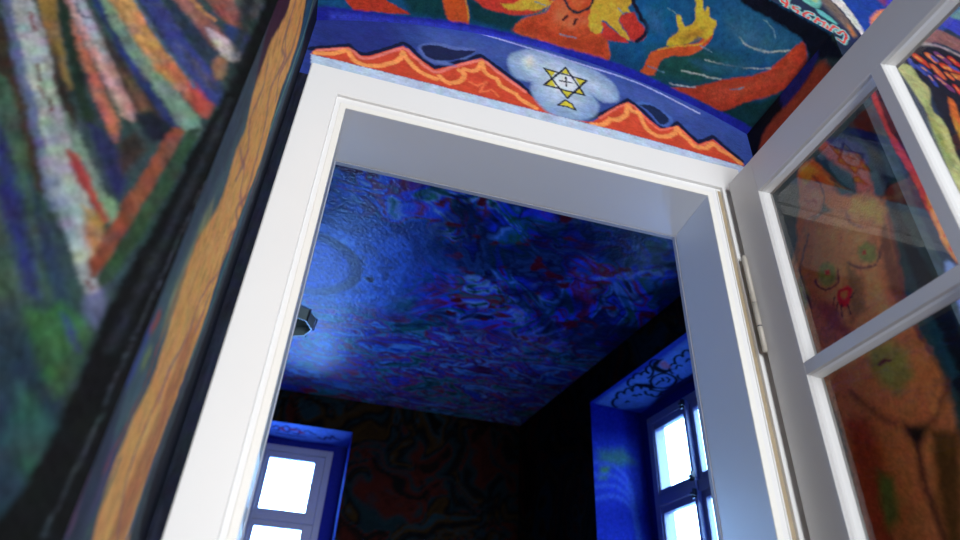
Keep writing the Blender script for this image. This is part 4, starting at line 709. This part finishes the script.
# the jambs splay outwards a little towards the blue room
path[0] = lambda o, y: (OX0-o-(0.009 if y > 0.1 else 0), y, 0)
path[1] = lambda o, y: (OX0-o-(0.009 if y > 0.1 else 0), y, OTOP+o+EYE)
path[2] = lambda o, y: (1+o+(0.009 if y > 0.1 else 0), y, OTOP+o+EYE)
path[3] = lambda o, y: (1+o+(0.009 if y > 0.1 else 0), y, 0)
MB().sweep([(0, 0.0), (0.0, TH), (0.05, TH), (0.05, 0.0)], path).build('door_lining', WHITE, t1)
MB().sweep([(-0.002, TH+0.001), (-0.002, TH+0.014), (0.05, TH+0.014), (0.05, TH+0.001)], path).build('rear_bead', mat('rear_bead_paint', (0.40, 0.43, 0.52), rough=0.5), t1)
MB().sweep([(0.0, 0.0), (0.0008, -0.002), (0.015, -0.002), (0.0165, 0.0)], path).build('inner_bead', mat('bead_ivory_paint', (0.84, 0.83, 0.79), rough=0.35), t1)
MB().sweep([(0.0165, 0.003), (0.0165, 0.0012), (B+0.004, 0.0012), (B+0.004, 0.003)], path).build('rebate', mat('rebate_shade_grey', (0.55, 0.54, 0.51), rough=0.5), t1)  # shadow line of the recess put into the grey
MB().sweep([(B-0.003, 0.0), (B-0.002, -0.003), (B+0.001, -0.003), (B+0.002, 0.0)], [path[2], path[3]]).build('hinge_side_bead', WHITE, t1)
MB().box(OX1+B+0.002, 0.002, 0, OX1+B+0.015, -0.0005, OTOP+B-0.004+EYE).build('hinge_rebate', TAN, t1)
t2 = empty('trim_2'); struct(t2, 'flat white architrave around the door opening')
y0 = -0.010
# flat boards: left, head, right (the right one starts behind the open leaf)
MB().sweep([(B, 0.0), (B, y0+0.002), (B+0.002, y0), (CL-0.003, y0), (CL, y0+0.003), (CL, 0.0)],
           [lambda o, y: (-o-(0.003 if o < 0.1 else 0), y, 0), lambda o, y: (-o-(0.003 if o < 0.1 else 0), y, OTOP+min(o, CL)*CAS/CL+EYE), lambda o, y: (0.5, y, OTOP+min(o, CL)*CAS/CL+EYE)]).build('architrave', WHITE, t2)
MB().sweep([(B+0.013, 0.0), (B+0.013, y0+0.001), (B+0.014, y0), (CL-0.003, y0), (CL, y0+0.003), (CL, 0.0)],
           [lambda o, y: (0.5, y, OTOP+(B if o < B+0.03 else o)*CAS/CL+EYE), lambda o, y: (1+o, y, OTOP+(B if o < B+0.03 else o)*CAS/CL+EYE), lambda o, y: (1+o, y, 0)]).build('architrave', WHITE, t2)

# ------------------------------------------------------------------ glazed door leaf, open at a right angle
LX, LY0, LZ = 1.052, -0.0305, 1.2573; TK = 0.043; GX = LX+0.029
door = empty('door_1', (LX+TK/2, LY0, 0)); struct(door, 'white glazed door leaf standing open beside the painted figure')
off = (LX+TK/2, LY0, 0)
def dpart(name, m, boxes, bev=0.0, parent=door):
    b = MB()
    for q in boxes: b.box(*q)
    return b.build(name, m, parent, bev, off)
YE = -1.035; G0, G1, G2, G3 = -0.1308, -0.515, -0.5422, -0.926
ZB = -0.42
dpart('stile', LEAFW, [(LX, LY0, 0.012, LX+TK, G0, LZ+EYE)], 0.0015)
dpart('stile', LEAFW, [(LX, G3, 0.012, LX+TK, YE, LZ+EYE)], 0.0015)
dpart('top_rail', LEAFW, [(LX, G0, 1.1478+EYE, LX+TK, G3, LZ+EYE)], 0.001)
dpart('lock_rail', LEAFW, [(LX, G0, ZB-0.16+EYE, LX+TK, G3, ZB+EYE)], 0.001)
dpart('bottom_rail', LEAFW, [(LX, G0, 0.012, LX+TK, G3, 0.2)], 0.001)
dpart('panel', LEAFW, [(LX+0.014, G0, 0.2, LX+TK-0.014, G3, ZB-0.16+EYE)], 0.001)
dpart('muntin', LEAFW, [(LX, G1, ZB+EYE, LX+TK, G2, 1.1478+EYE)], 0.001)
MZ = [(0.657, 0.628), (0.118, 0.083)]
for za, zb in MZ:
    for ya, yb in ((G0, G1), (G2, G3)):
        dpart('muntin', LEAFW, [(LX, ya, zb+EYE, LX+TK, yb, za+EYE)], 0.001)
rows = [(1.1478, 0.657), (0.628, 0.118), (0.083, ZB)]
bead = mat('bead_paint_lit', (0.86, 0.87, 0.88), rough=0.3)  # leaf paint made brighter: light on the beads is in the colour
for za, zb in rows:
    for ya, yb in ((G0, G1), (G2, G3)):
        gp = dpart('pane', GLASS, [(GX, ya, zb+EYE, GX+0.0005, yb, za+EYE)])
        bd = MB(); e = 0.007                                       # glazing bead: sloped fillet around the pane
        def ring(o, x): return [(x, ya-o, za-o), (x, yb+o, za-o), (x, yb+o, zb+o), (x, ya-o, zb+o)]
        r0 = ring(0.0, LX+0.010); r1 = ring(0.0035, LX+0.014); r2 = ring(e, GX-0.0005); r3 = ring(0.0, GX-0.0005)
        v = [(x, y, z+EYE) for r in (r0, r1, r2, r3) for x, y, z in r]; n = len(bd.v); bd.v += v
        for k in range(4):
            for j in range(4):
                i2 = (j+1) % 4; kk = (k+1) % 4
                bd.f.append([n+k*4+j, n+k*4+i2, n+kk*4+i2, n+kk*4+j]); bd.sm.append(False)
        bd.build('glazing_bead', bead, door, 0, off)
for zc in (0.868, -0.85):
    hg = MB().lathe([(0, 0.0), (0.0062, 0.002), (0.0062, 0.134), (0.0, 0.134)], (LX-0.0035, LY0+0.001, zc-0.137+EYE), 20)
    hg.lathe([(0, 0.1355), (0.0062, 0.1355), (0.0062, 0.270), (0.005, 0.276), (0, 0.277)], (LX-0.0035, LY0+0.001, zc-0.137+EYE), 20)
    hg.box(LX-0.003, LY0+0.001, zc-0.137+EYE, LX+0.03, LY0+0.0035, zc-0.01+EYE)
    ho = hg.build('hinge', HINGE, door, 0, off)
    MB().lathe([(0, 0.066), (0.0065, 0.067), (0.0065, 0.070), (0, 0.071)], (LX-0.0035, LY0+0.001, zc-0.137+EYE), 20).lathe([(0, 0.133), (0.0052, 0.1335), (0.0052, 0.136), (0, 0.1365)], (LX-0.0035, LY0+0.001, zc-0.137+EYE), 20).build('hinge_washer', DARKM, ho, 0, off)
hd = MB().box(LX-0.003, -1.005, -0.33+EYE, LX, -0.971, -0.12+EYE).box(LX-0.045, -0.996, -0.20+EYE, LX-0.003, -0.980, -0.184+EYE).box(LX-0.052, -0.996, -0.20+EYE, LX-0.040, -0.883, -0.184+EYE)
hd.build('handle', DARKM, door, 0.002, off)

# ------------------------------------------------------------------ the blue room
ZF = 1.75
RA = -0.09683; RXO = 1.77725
def RW(s_, d_, z): return (RXO+math.sin(RA)*s_+math.cos(RA)*d_, math.cos(RA)*s_-math.sin(RA)*d_, z+EYE)
def BW(x, d_, z): return (x, 3.10779+d_, z+EYE)
CEILC = 1.3
# ceiling: blue whirl of figures, smoother around the rosette
s = Surf(); X, Y = mesh2(lin(-2.3, 1.95, 0.009), lin(TH, 3.30, 0.009))
cx, cy = -0.142, 1.53
r = np.hypot(X-cx, Y-cy); th = np.arctan2(Y-cy, X-cx)
far = np.clip((r-0.42+0.3*(fbm(X*3, Y*3, 7)-0.5))/0.4, 0, 1); far = far*far*(3-2*far)
back = np.clip((Y-1.75)/0.25, 0, 1)
far = np.clip(np.maximum(far, back*0.95), 0, 1)
A = wild(X+0.25*np.sin(Y*3), Y*0.85, 101, ['0a1038', '1830b8', '10204c', '4470b8', '144a84', '144c40', '1c38d0', '601430', '1434a0', '4a6cac', '0c1440'], sc=3.6, curl=0.55, gain=1.45)
A2 = wild(X*1.0+5, Y*1.2, 131, ['0c1c50', '1648a8', '1c5060', '6c1828', '2048d8', '6888c0', '186050', '0e1238', '2438b0'], sc=6.2, curl=0.45, gain=1.45)
m = np.clip((fbm(X*4+9, Y*4, 77)-0.42)*6, 0, 1)[..., None]; A = A*(1-m)+A2*m
ln = np.abs(fbm(X*6+2*fbm(X*2, Y*2, 8), Y*6, 61, 3)-0.5); A = A*(0.2+0.8*np.clip(ln/0.05, 0, 1)[..., None])
pt = np.clip((fbm(X*4.2+4, Y*4.2, 83, 3)-0.40)*6, 0.2, 1)[..., None]; A = A*pt+s2l(hexc('0a1640'))*(1-pt)
rd = np.clip((fbm(X*11, Y*15+3, 85, 3)-0.66)*14, 0, 1)[..., None]; A = A*(1-rd)+s2l(hexc('5c1222'))*rd      # dark drawn outlines of the figures
S_ = s2l(hexc('3a68c8'))*(0.3+1.4*fbm(X*16, Y*16, 21)[..., None])*(0.5+1.0*vn(r*70, th*16, 5)[..., None])
arcs = np.clip((fbm(r*9+0.4*fbm(X*3, Y*3, 3), th*0.9, 91)-0.52)*7, 0, 1)[..., None]; S_ = S_*(1-0.6*arcs)+s2l(hexc('143880'))*0.6*arcs
C = S_*(1-far[..., None])+A*far[..., None]
hc = ['1834b8', '2878d0', '5c98e0', '501c58', '1c48d0', '882840', '2c88b8', '1c6c60', '0c1c60', '4c90e0']
Bk = wild(X*0.9, Y*2.0, 151, hc, sc=5.0, curl=0.6); Bk = Bk*(0.35+0.65*np.clip(ln/0.03, 0, 1)[..., None]); C = C*(1-0.85*back[..., None])+Bk*0.85*back[..., None]
ri = np.clip((0.285-r)/0.01, 0, 1)[..., None]; rin = np.clip((0.225-r)/0.02, 0, 1)[..., None]
C = C*(1-ri)+s2l(hexc('060c70'))*(0.4+0.5*vn(th*3, r*40, 8)[..., None])*ri
C = C*(1-rin)+s2l(hexc('2848b8'))*(0.5+1.0*fbm(th*8, r*60, 18)[..., None])*rin
dot = np.clip(1-np.maximum(np.abs(X-0.171)/0.028, np.abs(Y-1.56)/0.022), 0, 1); C = np.where((dot > 0)[..., None] & ((X-0.145)*0.45 > np.abs(Y-1.555)*0.55)[..., None] & (X < 0.195)[..., None], s2l(hexc('141c44')), C)
speck = np.clip((vn(X*70, Y*70, 44)-0.62)*6, 0, 1)*np.clip(1-np.abs((Y-1.93-0.05*np.sin(X*9))/0.05), 0, 1)*np.clip(1-np.abs((X-0.08)/0.28), 0, 1)
C = C*(1-0.8*speck[..., None])+s2l(hexc('b03070'))*0.8*speck[..., None]
v = 1+(fbm(X*40, Y*40, 66)-0.5)*0.7
s.grid(stack(X, Y, ZF+0*X), np.clip(C*v[..., None]*CEILC, 0, 0.9))
s.quad((-2.3, TH, ZF+EYE+.2), (2.2, TH, ZF+EYE+.2), (2.2, 3.6, ZF+EYE+.2), (-2.3, 3.6, ZF+EYE+.2), '203060')
struct(s.build('ceiling_blue_room', BLUE_MURAL))
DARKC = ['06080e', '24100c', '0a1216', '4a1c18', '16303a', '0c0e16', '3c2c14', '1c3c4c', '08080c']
def window_wall(name, fn, u0, u1, win, u_paint, soff_ops, soff_fn, jamb_ops, sd, depth=0.34, th=0.46, dirn=1):
    """inner face with the window reveal; win = (u0, u1, z0, z1) of the reveal, u_paint = frame opening"""
    a, b, z0, z1 = win; s = Surf()
    for ua, ub, za, zb in ((u0, a, Z_FLOOR, ZF), (b, u1, Z_FLOOR, ZF), (a, b, Z_FLOOR, z0), (a, b, z1, ZF)):
        U, Z = mesh2(lin(ua, ub, 0.014), lin(za, zb, 0.014)); F = np.array(fn(0, 0, 0)); F1 = np.array(fn(1, 0, 0))-F
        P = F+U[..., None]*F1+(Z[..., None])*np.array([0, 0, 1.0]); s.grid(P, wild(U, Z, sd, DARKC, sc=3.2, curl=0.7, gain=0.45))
    D0 = np.array(fn(0, 1, 0))-F
    U, V = mesh2(lin(a, b, 0.004), lin(0, depth, 0.004)); P = F+U[..., None]*F1+V[..., None]*D0+np.array([0, 0, z1])
    s.grid(P, paint(soff_ops, *soff_fn(U, V), '2c48b4', 1.0, wob=0.001, brush=0.15, seed=sd))
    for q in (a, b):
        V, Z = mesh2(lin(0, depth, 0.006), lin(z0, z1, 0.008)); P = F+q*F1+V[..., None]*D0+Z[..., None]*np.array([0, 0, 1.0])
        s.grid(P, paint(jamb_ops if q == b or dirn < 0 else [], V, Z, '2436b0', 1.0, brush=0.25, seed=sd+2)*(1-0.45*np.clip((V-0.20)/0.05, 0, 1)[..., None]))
    s.quad(fn(a, 0, z0), fn(b, 0, z0), fn(b, depth, z0), fn(a, depth, z0), '4058a0')
    c, d, ez0, ez1 = u_paint                                          # face of the wall around the frame, at the bottom of the reveal
    for ua, ub, za, zb in ((a, c, z0, z1), (d, b, z0, z1), (c, d, ez1, z1), (c, d, z0, ez0)):
        s.quad(fn(ua, depth, za), fn(ub, depth, za), fn(ub, depth, zb), fn(ua, depth, zb), '1a2488')
    for ua, ub, za, zb in ((u0, c, Z_FLOOR, ZF), (d, u1, Z_FLOOR, ZF), (c, d, Z_FLOOR, ez0), (c, d, ez1, ZF)):
        s.quad(fn(ua, th, za), fn(ub, th, za), fn(ub, th, zb), fn(ua, th, zb), 'b0a898')
    for (ua, za), (ub, zb) in (((c, ez0), (d, ez0)), ((d, ez0), (d, ez1)), ((d, ez1), (c, ez1)), ((c, ez1), (c, ez0))):
        s.quad(fn(ua, depth, za), fn(ub, depth, zb), fn(ub, th, zb), fn(ua, th, za), 'b0a898')
    for ua in (u0, u1): s.quad(fn(ua, 0, Z_FLOOR), fn(ua, th, Z_FLOOR), fn(ua, th, ZF), fn(ua, 0, ZF), '404040')
    return struct(s.build(name, DARK_MURAL))
BWIN = (-0.785, 0.29944, -0.35, 1.5256); BFR = (-0.69, 0.207, -0.31, 1.485)
RWIN = (1.02, 2.09953, -0.35, 1.5403); RFR = (1.30, 2.045, -0.31, 1.482)
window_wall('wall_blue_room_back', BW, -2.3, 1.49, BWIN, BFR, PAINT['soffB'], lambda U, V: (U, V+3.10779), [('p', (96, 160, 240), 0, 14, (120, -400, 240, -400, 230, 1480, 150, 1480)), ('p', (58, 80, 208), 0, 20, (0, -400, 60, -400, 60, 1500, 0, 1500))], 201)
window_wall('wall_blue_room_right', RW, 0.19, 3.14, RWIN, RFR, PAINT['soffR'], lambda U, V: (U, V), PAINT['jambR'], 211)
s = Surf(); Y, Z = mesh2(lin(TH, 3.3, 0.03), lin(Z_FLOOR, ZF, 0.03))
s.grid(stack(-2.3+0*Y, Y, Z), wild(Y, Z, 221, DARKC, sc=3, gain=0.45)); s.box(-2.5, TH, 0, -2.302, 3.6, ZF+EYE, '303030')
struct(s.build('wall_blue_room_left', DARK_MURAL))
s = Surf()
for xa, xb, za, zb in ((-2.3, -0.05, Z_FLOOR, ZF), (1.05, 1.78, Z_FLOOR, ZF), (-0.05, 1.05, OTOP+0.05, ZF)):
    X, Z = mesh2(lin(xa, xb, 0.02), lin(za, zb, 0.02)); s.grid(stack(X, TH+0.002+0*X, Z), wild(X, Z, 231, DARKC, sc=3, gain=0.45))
    s.quad((xa, TH, za+EYE), (xb, TH, za+EYE), (xb, TH, zb+EYE), (xa, TH, zb+EYE), '202020')
struct(s.build('wall_blue_room_front', DARK_MURAL))

# ------------------------------------------------------------------ casement windows
def casement(name, fn, sgn, c, half_out, pin, pout, ztop, rows, d0, label, latches=True, sashes=True):
    """two-leaf casement with fixed frame, transom and sashes; u measured from the mullion centre c"""
    e = empty(name, fn(c, d0, BWIN[2])); struct(e, label); o3 = e.location
    def U(k): return c+sgn*k
    def bx(mb, k0, k1, da, db, za, zb): mb.box(min(U(k0), U(k1)), da, za, max(U(k0), U(k1)), db, zb); return mb
    zb_ = -0.31; F = lambda: MB(lambda p: fn(*p))
    fr = F()
    bx(fr, -half_out, -half_out+0.045, d0, d0+0.09, zb_, ztop); bx(fr, half_out-0.045, half_out, d0, d0+0.09, zb_, ztop)
    bx(fr, -half_out+0.045, half_out-0.045, d0, d0+0.09, ztop-0.045, ztop); bx(fr, -half_out+0.045, half_out-0.045, d0, d0+0.09, zb_, zb_+0.04)
    fr.build('frame', WINW, e, 0.003, o3)
    bx(F(), -0.011, 0.011, d0-0.022, d0+0.06, zb_+0.03, ztop-0.03).build('mullion_cover', WINW, e, 0.003, o3)
    tr0, tr1 = (rows[0][1], rows[1][0])
    bx(F(), -half_out+0.045, half_out-0.045, d0-0.008, d0+0.07, tr1+0.036, tr0-0.036).build('transom', WINW, e, 0.003, o3)
    for sd in (-1, 1):
        for (za, zb2) in rows:
            st = F(); k0, k1 = sd*pin, sd*pout; ki, ko = sd*0.0115, sd*(half_out-0.0455)
            zt = za+0.043; zbb = zb2-0.034
            bx(st, ki, k0, d0+0.008, d0+0.045, zbb, zt); bx(st, k1, ko, d0+0.008, d0+0.045, zbb, zt)
            bx(st, k0, k1, d0+0.008, d0+0.045, za, zt); bx(st, k0, k1, d0+0.008, d0+0.045, zbb, zb2)
            so = st.build('sash', WINW, e, 0.003, o3)
            bx(F(), k0, k1, d0+0.018, d0+0.0185, zb2, za).build('pane', WGLASS, so, 0, o3)
    for zl in (rows[0][0]+0.028, rows[1][0]+0.020, rows[0][1]-0.02):
        lt = F(); bx(lt, -0.012, 0.014, d0-0.034, d0-0.022, zl-0.020, zl+0.014); bx(lt, -0.03, 0.004, d0-0.05, d0-0.034, zl-0.006, zl+0.006); bx(lt, -0.034, -0.022, d0-0.055, d0-0.034, zl-0.014, zl+0.018)
        lt.build('latch', DARKM if latches else WINW, e, 0.002, o3)
    return e
casement('window_1', BW, 1, -0.243, 0.45, 0.0364, 0.3354, 1.487, [(1.398, 1.062), (0.949, 0.36), (0.29, -0.24)], 0.34, 'white casement window in the far wall under the low blue reveal', latches=False)
casement('window_2', RW, 1, 1.673, 0.373, 0.0395, 0.315, 1.482, [(1.398, 1.063), (0.937, 0.36), (0.29, -0.24)], 0.3385, 'white casement window in the right wall of the blue room')

# ------------------------------------------------------------------ ceiling lamp hanging from the rosette
lamp = empty('ceiling_lamp', (cx, cy, ZF+EYE)); tag(lamp, 'dark smoky glass ceiling lamp hanging beneath the round blue rosette', 'lamp')
MB().lathe([(0.0, 0.0), (0.026, 0.0), (0.026, -0.006), (0.018, -0.018), (0.0, -0.024)], (0, 0, 0), 24).build('canopy', DARKM, lamp)
MB().lathe([(0.0, -0.02), (0.005, -0.02), (0.005, -0.245), (0, -0.245)], (0, 0, 0), 12).build('rod', DARKM, lamp)
g = MB().lathe([(0.02, -0.230), (0.075, -0.270), (0.112, -0.290), (0.104, -0.345), (0.100, -0.345), (0.107, -0.292), (0.073, -0.275), (0.018, -0.235)], (0, 0, 0), 8, False)
g.build('glass_shade', LAMPG, lamp)
fr = MB()
for i in range(8):
    t0 = 2*math.pi*i/8; pts = [(0.02, -0.228), (0.075, -0.268), (0.114, -0.289), (0.106, -0.347)]
    for (ra, za), (rb, zb) in zip(pts, pts[1:]):
        n = len(fr.v)
        for rr, zz in ((ra, za), (rb, zb)):
            for dx, dz in ((-0.003, 0), (0.003, 0), (0.003, 0.006), (-0.003, 0.006)):
                fr.v.append((rr*math.cos(t0)-dx*math.sin(t0)+dz*math.cos(t0), rr*math.sin(t0)+dx*math.cos(t0)+dz*math.sin(t0), zz))
        for k in range(4): fr.f.append([n+k, n+(k+1) % 4, n+4+(k+1) % 4, n+4+k]); fr.sm.append(False)
fr.build('shade_frame', DARKM, lamp)
MB().lathe([(0, -0.243), (0.012, -0.245), (0.014, -0.265), (0.03, -0.290), (0.028, -0.315), (0.012, -0.333), (0, -0.335)], (0, 0, 0), 16).build('bulb', mat('opal_bulb', (0.4, 0.42, 0.42), rough=0.3), lamp)
